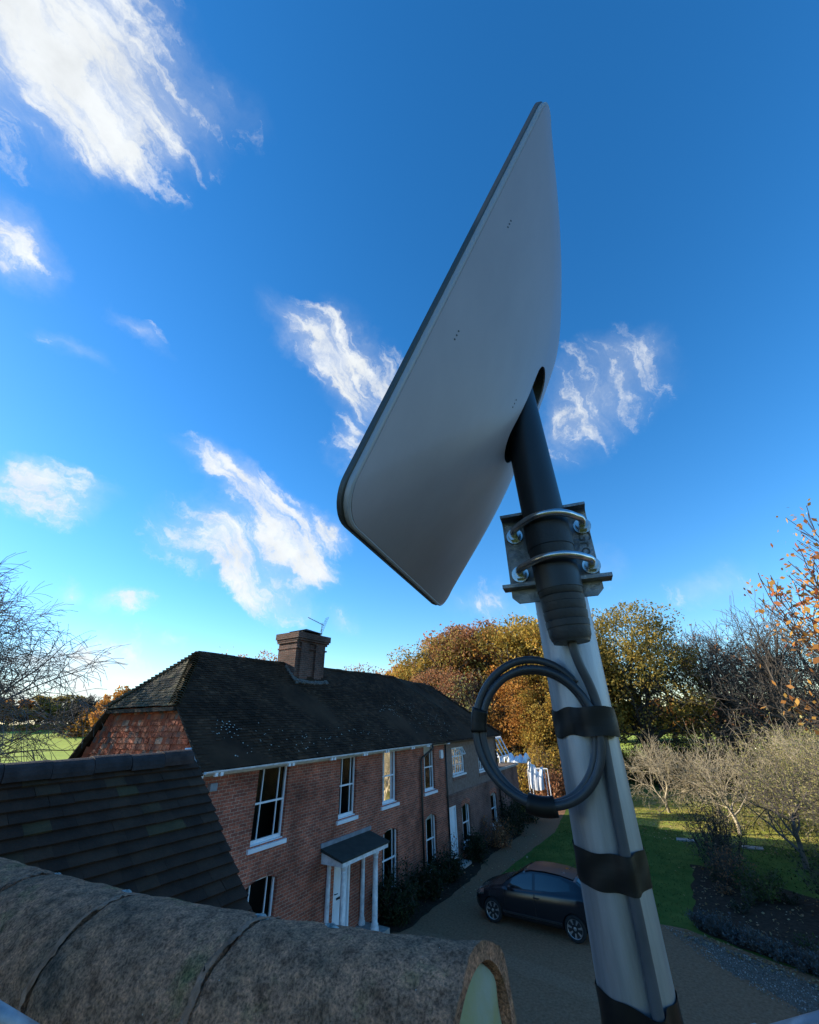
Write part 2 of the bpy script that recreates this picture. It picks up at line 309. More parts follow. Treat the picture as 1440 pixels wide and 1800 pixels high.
def fin(me, name, m, parent=None, smooth=False, loc=None, autos=None, recalc=True):
    if m: me.materials.append(MATS[m])
    if recalc and len(me.polygons) < 60000:
        import bmesh
        bm = bmesh.new(); bm.from_mesh(me); bmesh.ops.recalc_face_normals(bm, faces=bm.faces); bm.to_mesh(me); bm.free()
    if smooth: me.polygons.foreach_set('use_smooth', [True]*len(me.polygons))
    if smooth and autos is not None:
        try: me.set_sharp_from_angle(angle=R(autos))
        except Exception: pass
    o = bpy.data.objects.new(name, me); COL.objects.link(o)
    if parent: o.parent = parent
    if loc is not None: o.location = loc
    return o
def npmesh(name, V, F, m, parent=None, smooth=False, loc=None):
    # V (n,3), F (k,q) arrays of equal-sized faces
    me = bpy.data.meshes.new(name); V = np.asarray(V, np.float32); F = np.asarray(F, np.int32)
    me.vertices.add(len(V)); me.vertices.foreach_set('co', V.ravel())
    q = F.shape[1]; me.loops.add(F.size); me.loops.foreach_set('vertex_index', F.ravel())
    me.polygons.add(len(F)); me.polygons.foreach_set('loop_start', np.arange(len(F), dtype=np.int32)*q)
    me.update(calc_edges=True); me.validate()
    return fin(me, name, m, parent, smooth, loc, recalc=False)
def thing(name, label, cat, loc=(0,0,0), group=None, rz=0):
    o = bpy.data.objects.new(name, None); COL.objects.link(o); o.location = loc; o.rotation_euler = (0,0,rz); o['label'] = label; o['category'] = cat
    if group: o['group'] = group
    return o
def tag(o, label=None, cat=None, group=None, kind=None):
    for k, v in (('label', label), ('category', cat), ('group', group), ('kind', kind)):
        if v: o[k] = v
    return o
def dup(root, loc, rz=0, scale=1., label=None, group=None, mats=None):
    r = root.copy(); COL.objects.link(r); r.location = loc; r.rotation_euler = (0,0,rz); r.scale = (scale,)*3 if not hasattr(scale, '__len__') else scale
    if label: r['label'] = label
    if group: r['group'] = group
    for ch in list(root.children):
        c = ch.copy(); COL.objects.link(c); c.parent = r
        if mats and ch.name.split('.')[0] in mats:
            c.material_slots[0].link = 'OBJECT'; c.material_slots[0].material = MATS[mats[ch.name.split('.')[0]]]
    return r
def polar(az, dist, z=-6.): return (math.cos(R(az))*dist, math.sin(R(az))*dist, z)

# tiles laid over a polygon of a plane.  O origin, U along the courses, V up the slope, Nn outward
def tilefield(O, U, V, Nn, inside, ur, vr, w=.165, g=.1, th=.013, jit=1., sag=.02, over=.25, gap=.004):
    O, U, V, Nn = (np.array(a, float) for a in (O, U, V, Nn)); Vs = []; Fs = []; n = 0; row = 0
    v = vr[0]
    while v < vr[1]:
        u = ur[0]+(w/2 if row % 2 else 0)
        while u < ur[1]:
            if inside(u+w/2, v+g/2):
                du = rng.normal(0, .004)*jit; dv = rng.normal(0, .004)*jit; tl = rng.normal(0, .004)*jit; tw = rng.normal(0, .0025)*jit
                sg = sag*(math.sin(u*1.3+v*.6)+.6*math.sin(u*.45+1.3+v*1.7))
                gw = w-gap; hgt = g*(1+over)
                q = []
                for (a, b, h) in ((0,0,th*1.9+tl-tw),(gw,0,th*1.9+tl+tw),(gw,hgt,th*.4),(0,hgt,th*.4)):
                    q.append(O+U*(u+a+du)+V*(v+b+dv)+Nn*(h+sg))
                lo = [q[0]-Nn*th, q[1]-Nn*th, q[2]-Nn*th*.5, q[3]-Nn*th*.5]
                Vs += q+lo; Fs += [(n,n+1,n+2,n+3),(n+4,n+5,n+1,n),(n+5,n+6,n+2,n+1),(n+7,n+4,n,n+3)]; n += 8
            u += w
        v += g; row += 1
    return Vs, Fs
def inpoly(poly):
    P = [(a, b) for a, b in poly]
    def f(x, y):
        c = False; j = len(P)-1
        for i in range(len(P)):
            if (P[i][1] > y) != (P[j][1] > y) and x < (P[j][0]-P[i][0])*(y-P[i][1])/(P[j][1]-P[i][1])+P[i][0]: c = not c
            j = i
        return c
    return f
def halfround(a, b, r, n, rx=1., flat=.85, start=0, jit=.01, seg=8, th=.015, upv=(0,0,1), lap=0.):
    # a row of half round tiles from a to b as one mesh (returns MB)
    mb = MB(); a = np.array(a, float); b = np.array(b, float); d = (b-a)/n; t = d/np.linalg.norm(d); s = np.cross(t, upv); s /= np.linalg.norm(s); h = np.cross(s, t)
    for i in range(n):
        p0 = a+d*i+h*rng.normal(0, jit)+s*rng.normal(0, jit); p1 = p0+d*(.985+lap)-h*lap*.1
        for_r = []
        for p, rr in ((p0, r*(1+lap*.4)), (p1, r)):
            ring = [p+s*math.cos(q)*rr*rx+h*math.sin(q)*rr*flat for q in np.linspace(-.15, math.pi+.15, seg)]
            ring += [p+s*math.cos(q)*(rr-th)*rx+h*math.sin(q)*(rr-th)*flat for q in np.linspace(math.pi+.15, -.15, seg)]
            for_r.append(ring)
        mb.rings(for_r)
    return mb

# ================================================================== SETTING: ground sheets
GZ = -6.0
def terr(x, y):
    r_ = math.hypot(x, y); az = math.degrees(math.atan2(y, x)); az = az if az > -100 else az+360
    wgt = min(1, max(0, (az-134)/10))*min(1, max(0, (212-az)/10)); k = min(1, max(0, (r_-48)/105)); k = k*k*(3-2*k)*.35+k*.65
    return GZ + wgt*k*5.55 + (.12*math.sin(x*.05)*math.cos(y*.043) if r_ > 60 else 0)
rs = [0,6,12,20,30,40,48,56,66,78,90,105,120,135,153,175,200,250,320,450,700,1200,2200]; V = []; F = []; K = 120
for r_ in rs:
    for j in range(K):
        a = 2*math.pi*j/K; V.append((r_*math.cos(a), r_*math.sin(a), terr(r_*math.cos(a), r_*math.sin(a))))
for i in range(len(rs)-1):
    for j in range(K): F.append((i*K+j, (i+1)*K+j, (i+1)*K+(j+1) % K, i*K+(j+1) % K))
VN = np.array(V); FA = []; FB = []
for f in F:
    c = VN[list(f)].mean(0); a_ = math.degrees(math.atan2(c[1], c[0])) % 360; r_ = math.hypot(c[0], c[1])
    (FA if (142 < a_ < 186 and 20 < r_ < 180) or (84 < a_ < 101 and 78 < r_ < 180) else FB).append(f)
tag(npmesh('field', VN, FA, 'field', smooth=True), kind='structure'); tag(npmesh('pasture', VN, FB, 'pasture', smooth=True), kind='structure')
def sheet(name, poly, m, z, wob=.0):
    P = []; n = len(poly)
    for i in range(n):
        a, b = np.array(poly[i]), np.array(poly[(i+1) % n]); k = max(1, int(np.linalg.norm(b-a)/.4)) if wob else 1
        for j in range(k):
            p = a+(b-a)*j/k
            P.append((p[0]+rng.normal(0, wob), p[1]+rng.normal(0, wob), z))
    me = MB().add(P, [tuple(range(len(P)))])
    return tag(me.build(name, m), kind='structure')
sheet('garden_ground', [(-14,14),(-14,70),(-5,58),(18,58),(30,40),(30,-20),(-30,-20),(-30,7),(-14,7)], 'lawn', GZ+.004)
sheet('gravel_drive', [(-10.5,-6),(-10.5,30),(-11.2,44),(-9.6,44),(-7.9,29),(-8.3,20.5),(-6.5,19.2),(-1.5,18.9),(1.6,17.3),(5,14.8),(12,9),(12,-6)], 'gravel', GZ+.008, .02)
sheet('tyre_track', [(-9.9,14.9),(-6.5,15.0),(-3.0,14.4),(3,10.5),(9,6.5),(9,5.9),(3,9.7),(-3.0,13.8),(-6.5,14.3),(-9.9,14.2)], 'gravel_worn', GZ+.010, .05)
sheet('gravel_edge', [(-1.6,18.5),(.2,17.6),(1.9,16.5),(5,14.2),(12,8.5),(12,7.2),(4.5,12.6),(1.0,15.2),(-.9,17.4)], 'gravel_pale', GZ+.012, .10)
sheet('lawn', [(-8.1,20.6),(-7.7,29),(-9.0,41),(-1.6,41),(-1.3,19.0),(-3,19.0),(-6.4,19.4)], 'lawn', GZ+.012, .03)
sheet('lawn_beyond_bed', [(-1.6,41),(14,36),(14,22.5),(2.6,23.3),(0.2,25.2),(-1.35,26.0)], 'lawn', GZ+.016, .05)
sheet('flower_bed', [(-1.3,19.0),(1.6,17.4),(5,14.8),(12,9),(14,20),(2.8,23.3),(0.2,25.2),(-1.3,26.0)], 'soil', GZ+.020, .06)
sheet('sunlit_leafy_orchard_grass', [(-5.4,32.5),(-6,49),(12,46),(14,30.4),(-1.5,30.6),(-1.6,32.6)], 'lawn_leafy_sunlit', GZ+.024, .12)  # outline follows the sunlit patch; sunlight is put into its colour
sheet('wall_border', [(-10.5,13.9),(-9.2,14.6),(-9.1,20.4),(-9.6,22.5),(-9.4,27.7),(-10.5,27.7)], 'soil', GZ+.014, .05)
for i, (x, y) in enumerate(((-1.45,30.15),(1.35,29.95))):
    tag(MB().box(x-.42, x+.42, y-.24, y+.24, GZ+.0, GZ+.06).build('stepping_stone', 'stone'),
        ['pale stepping stone at the edge of the sunlit lawn, beside the mown strip','pale stepping stone under the bare orchard tree, farther to the right'][i], 'stepping stone', 'stepping stones')
# fallen leaves / grass detail
def leaves(name, m, pts, size, parent=None, flat=.25, aspect=.6, kind=None):
    pts = np.asarray(pts); n = len(pts); a = rng.normal(size=(n,3)); a[:,2] *= flat; a /= np.linalg.norm(a, axis=1)[:,None]+1e-9
    b = rng.normal(size=(n,3)); b[:,2] *= flat; b -= a*(a*b).sum(1)[:,None]; b /= np.linalg.norm(b, axis=1)[:,None]+1e-9
    s = (size*(.6+.8*rng.random(n)))[:,None]
    V = np.stack([pts-a*s*.5, pts+b*s*.5*aspect, pts+a*s*.5, pts-b*s*.5*aspect], 1).reshape(-1,3)
    F = np.arange(4*n).reshape(-1,4)
    o = npmesh(name, V, F, m, parent)
    if kind: o['kind'] = kind
    return o
def scatter(poly, n, z):
    xs = [p[0] for p in poly]; ys = [p[1] for p in poly]; f = inpoly(poly); out = []
    while len(out) < n:
        x, y = rng.uniform(min(xs), max(xs)), rng.uniform(min(ys), max(ys))
        if f(x, y): out.append((x, y, z+rng.uniform(0, .02)))
    return out
pl = scatter([(-5,31),(-5,47),(10,45),(12,28),(-1,29)], 5200, GZ+.035)+scatter([(-1.3,19.0),(1.6,17.4),(5,14.8),(9,12),(9,21),(2.8,23.3),(0.2,25.2),(-1.3,26.0)], 1300, GZ+.04)
pl += scatter([(-8,20),(-8,40),(-1.5,40),(-1.5,19)], 90, GZ+.03)+scatter([(-10.4,16),(-10,28),(-8,28),(-7.5,18)], 160, GZ+.03)+scatter([(-1.6,18.9),(1.6,17.2),(5,14.6),(4.8,14.0),(1.4,16.6),(-1.6,18.3)], 420, GZ+.03)
tag(leaves('fallen_leaves', 'leaf_fallen', pl, .085), 'scattered pale autumn leaves on lawn and flower bed', 'leaves', kind='stuff')
gp = np.array(scatter([(-8,20.7),(-7.8,29),(-8.5,38),(14,36),(14,23),(2.7,23.6),(.2,25.5),(-1.4,26.2),(-1.4,19.2),(-6.3,19.6)], 26000, GZ+.03))
tag(leaves('grass', 'leaf_green', gp, .09, flat=2.5, aspect=.16), 'short green grass blades on the mown lawn', 'grass', kind='stuff')
gs = np.array(scatter([(-2.2,18.9),(.2,17.7),(1.9,16.6),(5,14.2),(5,12.4),(1.0,15.0),(-1.2,17.2)], 6500, GZ+.02))
tag(leaves('gravel_stones', 'gravel_chip', gs, .034, flat=.6, aspect=.8), 'loose pale gravel stones along the edge of the drive', 'gravel', kind='stuff')

# ================================================================== FARMHOUSE
FX = -10.5
house = thing('farmhouse', 'long red brick farmhouse with dark tiled roof and white sash windows', 'house', (0,0,0))
def sash(y0, y1, z0, z1, arched=False, blind=0., bars=(.24,.76)):
    """sliding sash in an opening of the +X wall: frame, glass, sill; recessed 0.11"""
    X = FX-.11; f = MB(); w_ = .055; zm = (z0+z1)/2+.02; zb = z0
    f.box(X-.05, X+.015, y0, y0+w_, z0, z1); f.box(X-.05, X+.015, y1-w_, y1, z0, z1); f.box(X-.05, X+.013, y0+w_, y1-w_, z1-w_, z1)
    f.box(X-.05, X+.013, y0+w_, y1-w_, z0, z0+.10); f.box(X-.045, X+.010, y0+w_, y1-w_, zm-.022, zm+.022)
    fr = f.build('window', 'white_paint', house)
    for q in bars:
        y = y0+(y1-y0)*q; MB().box(X-.03, X+.007, y-.012, y+.012, z0+.098, z1-w_+.002).build('glazing_bar', 'white_paint', fr)
    MB().add([(X-.02,y0,z0),(X-.02,y1,z0),(X-.02,y1,z1),(X-.02,y0,z1)], [(0,1,2,3)]).build('pane', 'glass', fr)
    s = MB(); s.box(FX-.11, FX+.07, y0-.10, y1+.10, z0-.13, z0-.03); s.box(FX-.105, FX-.01, y0+.002, y1-.002, z0-.03, z0+.02)
    s.build('sill', 'white_paint', fr)
    if blind: MB().box(X-.10, X-.085, y0+.05, y1-.05, z1-(z1-z0)*blind, z1-.02).build('blind', 'blind', fr)
    if arched:
        k = 9; rise = .13; ys = np.linspace(y0, y1, k); A = [(y, z1-rise+rise*(1-((y-(y0+y1)/2)/((y1-y0)/2))**2)) for y in ys]
        MB().prism([(y0,z1+.002),(y0,z1-rise)]+A[1:-1]+[(y1,z1-rise),(y1,z1+.002)], 'x', FX-.10, FX-.001).build('arch_filler', 'brick', fr)
        h = MB(); hy = []
        for i in range(14):
            a = i/14; b_ = (i+.88)/14; q = []
            for t_ in (a, b_):
                y = y0-.02+(y1-y0+.04)*t_; z = z1-rise+rise*(1-(2*t_-1)**2); q.append((y, z)); 
            dy = (.5*(a+b_)-.5)*.12
            h.prism([q[0], q[1], (q[1][0]+dy, q[1][1]+.22), (q[0][0]+dy, q[0][1]+.22)], 'x', FX-.02, FX+.004)
        h.build('brick_arch', 'brick', fr)
    return fr
UP = [(9.25,10.38,-2.93,-1.16),(12.78,13.68,-2.93,-1.18),(15.33,16.35,-2.93,-1.18),(18.62,19.62,-2.93,-1.18)]
LO = [(9.25,10.33,-5.58,-3.66),(15.36,16.42,-5.58,-3.72),(18.62,19.58,-5.58,-3.78),(22.3,23.3,-5.52,-3.92),(26.2,27.2,-5.50,-3.95)]
for i, u_ in enumerate(UP): sash(*u_, blind=.18 if i >= 2 else 0)
for i, l_ in enumerate(LO): sash(*l_, arched=True, blind=.12 if i in (2,4) else 0)
CAS = (21.52,23.0,-2.6,-1.42); FAR = (24.9,25.8,-2.75,-1.5); DR = (20.85,21.68,-5.85,-3.82); PD = (12.72,13.55,-5.82,-3.75)
holes = UP+LO+[CAS, FAR, DR, PD]
def wall_holes(mb, ys, zs, holes, x=FX):
    Y = sorted(set([ys[0], ys[1]]+[h[0] for h in holes if ys[0]-.01 < h[0] < ys[1]]+[h[1] for h in holes if ys[0] < h[1] < ys[1]+.01]))
    Z = sorted(set([zs[0], zs[1]]+[h[2] for h in holes if zs[0] < h[2] < zs[1]]+[h[3] for h in holes if zs[0] < h[3] < zs[1]]))
    for i in range(len(Y)-1):
        for j in range(len(Z)-1):
            cy, cz = (Y[i]+Y[i+1])/2, (Z[j]+Z[j+1])/2
            if any(h[0] < cy < h[1] and h[2] < cz < h[3] for h in holes): continue
            mb.add([(x,Y[i],Z[j]),(x,Y[i+1],Z[j]),(x,Y[i+1],Z[j+1]),(x,Y[i],Z[j+1])], [(0,1,2,3)])
    for h in holes:
        if h[0] < ys[0]-.01 or h[1] > ys[1]+.01: continue
        a, b, c, d = h[0], h[1], max(h[2], zs[0]), min(h[3], zs[1])
        if d <= c: continue
        mb.add([(x,a,c),(x,a,d),(x-.22,a,d),(x-.22,a,c)], [(0,1,2,3)]); mb.add([(x,b,c),(x-.22,b,c),(x-.22,b,d),(x,b,d)], [(0,1,2,3)])
        if abs(c-h[2]) < 1e-6: mb.add([(x,a,c),(x-.22,a,c),(x-.22,b,c),(x,b,c)], [(0,1,2,3)])
        if abs(d-h[3]) < 1e-6: mb.add([(x,a,d),(x,b,d),(x-.22,b,d),(x-.22,a,d)], [(0,1,2,3)])
mb = MB(); wall_holes(mb, (7.4,20.72), (GZ-.3,-.95), [h for h in holes if h[1] < 20.72])
mb.add([(FX,7.4,GZ-.3),(FX,7.4,-.95),(-16.6,7.4,-.95),(-16.6,7.4,GZ-.3)], [(0,1,2,3)])
mb.add([(-16.6,7.4,GZ-.3),(-16.6,7.4,-.95),(-16.6,27.7,-.95),(-16.6,27.7,GZ-.3)], [(0,1,2,3)])
mb.add([(FX,27.7,GZ-.3),(FX,27.7,-.95),(-16.6,27.7,-.95),(-16.6,27.7,GZ-.3)], [(0,3,2,1)])
# first-floor gable wall behind the hung tiles
mb.add([(FX,7.45,-.96),(-16.6,7.45,-.96),(-15.1,7.45,.4),(-12.0,7.45,.4)], [(0,1,2,3)])
tag(mb.build('wall', 'brick', house), 'weathered red brick front wall with pale mortar')
mb = MB(); wall_holes(mb, (20.72,27.7), (GZ-.3,-3.35), [h for h in holes if h[0] > 20.72]); tag(mb.build('wall', 'dull_brick', house), 'duller brick lower wall at the far end')
mb = MB(); wall_holes(mb, (20.72,27.7), (-3.35,-.95), [CAS, FAR], FX-.003); tag(mb.build('wall', 'flint', house), 'mottled brown flint upper wall at the far end')
MB().box(FX+.001, FX+.05, 20.74, 27.7, -3.42, -3.33).build('string_course', 'dull_brick', house)
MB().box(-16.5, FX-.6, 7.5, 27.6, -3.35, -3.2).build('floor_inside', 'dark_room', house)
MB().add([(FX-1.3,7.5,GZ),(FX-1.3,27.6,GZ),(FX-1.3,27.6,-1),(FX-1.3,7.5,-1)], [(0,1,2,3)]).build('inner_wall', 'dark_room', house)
# casement windows of the far part
for (y0,y1,z0,z1), nx, op in ((CAS,3,True),(FAR,2,False)):
    X = FX-.08; f = MB(); f.box(X-.04,X+.02,y0,y0+.06,z0,z1); f.box(X-.04,X+.02,y1-.06,y1,z0,z1); f.box(X-.04,X+.018,y0+.06,y1-.06,z1-.06,z1); f.box(X-.04,X+.018,y0+.06,y1-.06,z0,z0+.07)
    for i in range(1, nx): y = y0+(y1-y0)*i/nx; f.box(X-.03,X+.015,y-.025,y+.025,z0+.07,z1-.06)
    zt = z0+(z1-z0)*.66; f.box(X-.03,X+.012,y0+.06,y1-.06,zt-.025,zt+.025)
    fr = f.build('window', 'white_paint', house); b = MB()
    for i in range(nx): y = y0+(y1-y0)*(i+.5)/nx; b.box(X-.02,X+.005,y-.01,y+.01,z0+.069,z1-.059)
    zq = z0+(zt-z0)*.52; b.box(X-.02,X+.004,y0+.06,y1-.06,zq-.01,zq+.01); b.build('glazing_bars', 'white_paint', fr)
    MB().add([(X-.01,y0,z0),(X-.01,y1,z0),(X-.01,y1,z1),(X-.01,y0,z1)], [(0,1,2,3)]).build('pane', 'glass', fr)
    MB().box(FX-.08,FX+.06,y0-.05,y1+.05,z0-.08,z0-.005).build('sill', 'white_paint', fr)
    MB().box(FX+.002,FX+.03,y0-.04,y1+.04,z0-.24,z0-.085).build('sill_course', 'dull_brick', fr)
    if op:
        o = MB(); ya, yb = y1-(y1-y0)/3+.02, y1-.04; a = R(28); zt0 = z1-.05; hh = zt0-zt-.02
        def pt(y, k, e=0): return (X+.03+math.sin(a)*hh*k+e, y, zt0-math.cos(a)*hh*k)
        for (p, q) in ((pt(ya,0),pt(yb,0)),(pt(ya,1),pt(yb,1)),(pt(ya,0),pt(ya,1)),(pt(yb,0),pt(yb,1)),(pt((ya+yb)/2,0),pt((ya+yb)/2,1))): o.tube([p,q], .02, 4)
        tag(o.build('opening_light', 'white_paint', fr), 'small top light standing open')
# doors
def door(y0, y1, z0, z1, label, name='door'):
    X = FX-.12; f = MB(); f.box(X,X+.10,y0,y0+.07,z0,z1); f.box(X,X+.10,y1-.07,y1,z0,z1); f.box(X,X+.095,y0+.07,y1-.07,z1-.08,z1)
    d = MB().box(X-.01, X+.03, y0+.07, y1-.07, z0+.01, z1-.08)
    for (a, b, c, e) in ((.12,.46,.06,.40),(.54,.88,.06,.40),(.12,.46,.48,.94),(.54,.88,.48,.94)):
        W, H = y1-y0-.14, z1-.08-z0; d.box(X+.028, X+.042, y0+.07+W*a, y0+.07+W*b, z0+H*c, z0+H*e)
    o = tag(d.build(name, 'white_paint', house), label)
    f.build('frame', 'white_paint', o); MB().tube([(X+.03,y0+.16,z0+1.0),(X+.085,y0+.16,z0+1.0),(X+.085,y0+.26,z0+1.0)], .012, 6).build('handle', 'black_paint', o)
    return o
door(*DR, 'narrow white painted side door')
pdoor = door(*PD, 'white panelled front door under the porch'); MB().box(FX-.075,FX-.06,PD[0]+.25,PD[1]-.30,-4.98,-4.93).build('letter_box', 'black_paint', pdoor)
# doorstep
MB().box(FX+.001, FX+1.0, 12.15, 14.35, GZ-.02, GZ+.15).build('doorstep', 'stone', house)
MB().box(FX+.001, FX+.6, 20.8, 21.75, GZ-.02, GZ+.12).build('doorstep', 'stone', house)
# porch
porch = MB(); px1 = FX+.86
porch.prism([(FX+.001,-3.52),(px1,-3.74),(px1,-3.79),(FX+.001,-3.60)], 'y', 12.02, 14.55)
po = tag(porch.build('porch_roof', 'felt', house), 'dark flat porch canopy with lead flashing')
MB().prism([(FX+.001,-3.605),(px1-.03,-3.795),(px1-.03,-3.90),(FX+.001,-3.90)], 'y', 12.08, 14.49).build('porch_fascia', 'old_white', po)
MB().box(FX+.0, FX+.035, 12.0, 14.6, -3.515, -3.40).build('flashing', 'lead', po)
def column(x, y, z0, z1, r):
    m_ = MB(); prof = [(z0,r*1.55),(z0+.09,r*1.55),(z0+.0901,r*1.25),(z0+.16,r*1.35),(z0+.20,r*1.05),(z0+.5,r*1.03),(z0+1.2,r*.97),(z1-.20,r*.86),(z1-.17,r*1.02),(z1-.13,r*.88),(z1-.09,r*1.1),(z1-.05,r*1.3),(z1,r*1.3)]
    m_.tube([(x,y,z) for z,_ in prof], [q for _,q in prof], 14); return m_
for (x, y) in ((FX+.70,12.32),(FX+.70,13.95)): column(x, y, GZ+.15, -3.9, .085).build('porch_column', 'old_white', house, True, autos=35)
for y in (12.38, 14.12): column(FX+.07, y, GZ+.15, -3.9, .07).build('porch_column', 'old_white', house, True, autos=35)
# main roof
PT = R(42.7); cs_, sn_ = math.cos(PT), math.sin(PT); EX, EZ = -10.12, -1.04
O_ = (EX, 0, EZ); U_ = (0,1,0); V_ = (-cs_, 0, sn_); Nn_ = (sn_, 0, cs_)
RV = 3.43/cs_   # slope length to ridge (x=-13.55)
def vx(x): return (EX-x)/cs_
jp = [(20.9, RV), (22.6, vx(-11.95))]   # joint between the two roofs
f1 = inpoly([(7.18,-.02),(7.18,vx(-11.8)),(8.6,RV),(20.75,RV),(22.9,vx(-11.6)),(23.2,-.02)])
f2 = inpoly([(20.8,RV-.1),(22.95,vx(-11.6)),(23.25,-.02),(27.95,-.02),(24.5,RV-.35),(21.0,RV-.25)])
vs1, fs1 = tilefield(O_, U_, V_, Nn_, f1, (7.15,24), (-.02,RV), sag=.025)
base = MB(); 
base.add([(EX,7.2,EZ),(EX,28.0,EZ),(-13.2,24.6,1.75),(-13.55,20.8,2.09),(-13.55,8.6,2.09),(-11.8,7.2,.51)], [(0,1,2,3,4,5)])
base.add([(-16.98,7.2,EZ),(-16.98,28,EZ),(-13.9,24.6,1.75),(-13.55,20.8,2.09),(-13.55,8.6,2.09),(-15.3,7.2,.51)], [(5,4,3,2,1,0)])
base.add([(-11.8,7.2,.49),(-15.3,7.2,.49),(-13.55,8.6,2.07)], [(0,2,1)]); base.add([(EX,28,EZ),(-16.98,28,EZ),(-13.55,24.6,1.75)], [(0,1,2)])
base.add([(EX,7.2,EZ-.02),(EX,28,EZ-.02),(-16.98,28,EZ-.02),(-16.98,7.2,EZ-.02)], [(0,1,2,3)])
roof = base.build('roof', 'dark_tile', house)
m1 = MB(); m1.add(vs1, fs1); tag(m1.build('roof_tiles', 'dark_tile', roof), 'dark mossy handmade tiles of the front slope')
vs2, fs2 = tilefield((EX,0,EZ-.06), U_, V_, Nn_, f2, (20.8,28), (-.02,RV), sag=.03)
m2 = MB(); m2.add(vs2, fs2); tag(m2.build('roof_tiles', 'dark_tile', roof), 'dark tiles of the lower far roof')
# joint line of pale mortar
jm = MB(); 
for i in range(14):
    t0, t1 = i/14, (i+.9)/14; a = np.array((-13.45, 20.75, 2.06)); b = np.array((-11.6, 22.9, .36)); p, q = a+(b-a)*t0, a+(b-a)*t1
    jm.tube([p+np.array(Nn_)*.04, q+np.array(Nn_)*.04], .03+rng.uniform(-.01,.008), 5)
jm.build('mortar_fillet', 'verge', roof)
# half hip on the near gable
hx = 3.5; hl = math.hypot(1.4, 1.58); Vh = np.array((0, 1.4/hl, 1.58/hl)); Nh = np.array((0, -1.58/hl, 1.4/hl))
vs3, fs3 = tilefield((-15.3,7.12,.42), (1,0,0), Vh, Nh, inpoly([(-.05,0),(3.55,0),(1.75,hl+.05)]), (-.05,3.6), (0,hl), sag=.01)
m3 = MB(); m3.add(vs3, fs3); tag(m3.build('roof_tiles', 'hip_tile', roof), 'mossy olive brown tiles of the half hip')
# bonnet tiles on hips, ridge tiles
def bonnets(a, b, n, r, m, lab):
    mbb = MB(); a = np.array(a, float); b = np.array(b, float)
    for i in range(n):
        p = a+(b-a)*i/n; d = (b-a)/n; t = d/np.linalg.norm(d); s = np.cross(t, (0,0,1)); s /= np.linalg.norm(s); h = np.cross(s, t); rg = []
        for (k, rr, lift) in ((0, r*1.25, .05), (1.35, r*.7, .0)):
            q0 = p+d*k+h*(lift-.03); rg.append([q0+s*math.cos(q)*rr+h*math.sin(q)*rr*.55+rng.normal(0,.003,3) for q in np.linspace(-.2, math.pi+.2, 7)]+[q0+s*math.cos(q)*(rr-.015)+h*math.sin(q)*(rr*.55-.02) for q in np.linspace(math.pi+.2, -.2, 7)])
        mbb.rings(rg)
    return tag(mbb.build('hip_tiles', m, roof), lab)
bonnets((-11.75,7.12,.46), (-13.55,8.6,2.08), 24, .12, 'hip_tile', 'curved bonnet tiles stepping up the near hip')
bonnets((-15.35,7.12,.46), (-13.55,8.6,2.08), 24, .12, 'hip_tile', 'curved bonnet tiles on the rear hip')
bonnets((-10.1,28.0,-1.03), (-13.2,24.6,1.72), 36, .11, 'dark_tile', 'curved bonnet tiles at the far end')
halfround((-13.55,8.55,2.03), (-13.55,20.8,2.05), .12, 37, jit=.012).build('ridge_tiles', 'dark_tile', roof)
halfround((-13.5,20.85,1.84), (-13.2,24.6,1.70), .11, 12, jit=.012).build('ridge_tiles', 'dark_tile', roof)
# lichen flecks on the front slope
lm = MB()
for _ in range(210):
    c = random.choice(((8.9,.55,.9,.35),(10.2,.9,1.2,.5),(11.6,.7,1.5,.5),(8.4,1.3,.5,.3),(18.3,1.5,1.3,.6),(19.3,2.3,1.0,.5),(21.0,1.4,1.2,.7),(17.6,2.2,.8,.4),(20.2,.8,1.6,.5),(14.5,.7,1.6,.4)))
    y = random.gauss(c[0], c[2]*.6); v = max(.1, random.gauss(c[1], c[3]*.6)); s = random.uniform(.009,.023); k = 6; a0 = random.random()
    if not f1(y, v): continue
    P = [np.array(O_)+np.array(U_)*(y+math.cos(a0+q*2*math.pi/k)*s*random.uniform(.6,1.4))+np.array(V_)*(v+math.sin(a0+q*2*math.pi/k)*s*random.uniform(.5,1.1))+np.array(Nn_)*(.034+.02*math.sin(y*1.3+v*.6)+.02*.6*math.sin(y*.45+1.3+v*1.7)) for q in range(k)]
    lm.add(P, [tuple(range(k))])
tag(lm.build('lichen', 'lichen', roof), 'pale lichen flecks low on the front slope', kind='stuff')
# tile hung gable
gt = tilefield((-17,7.38,-1.25), (1,0,0), (0,0,1), (0,-1,0), inpoly([(.15,0),(6.75,0),(5.05,1.66),(1.75,1.66)]), (0,7), (0,1.7), w=.17, g=.15, th=.02, sag=.004, jit=1.6)
m4 = MB(); m4.add(*gt); tag(m4.build('hung_tiles', 'gable_tile', house), 'orange red hanging tiles on the gable')
MB().obox((-16.15,7.27,-.27),(.74,0,.673),(0,1,0),(-.673,0,.74),1.12,.09,.03).build('verge', 'verge', house); vg = MB(); vg.obox((-11.0,7.27,-.29),(-.74,0,.673),(0,1,0),(.673,0,.74),1.14,.07,.03)
vg.build('verge', 'verge', house)
MB().box(-15.3,-11.8,7.14,7.36,.30,.40).build('hip_fascia', 'verge', house)
kn = MB().prism([(-10.72,-1.30),(-10.22,-1.30),(-10.18,-1.10),(-10.72,-.56)], 'y', 7.02, 7.30); tag(kn.build('eaves_box', 'white_paint', house), 'white boxed eaves end at the gable corner')
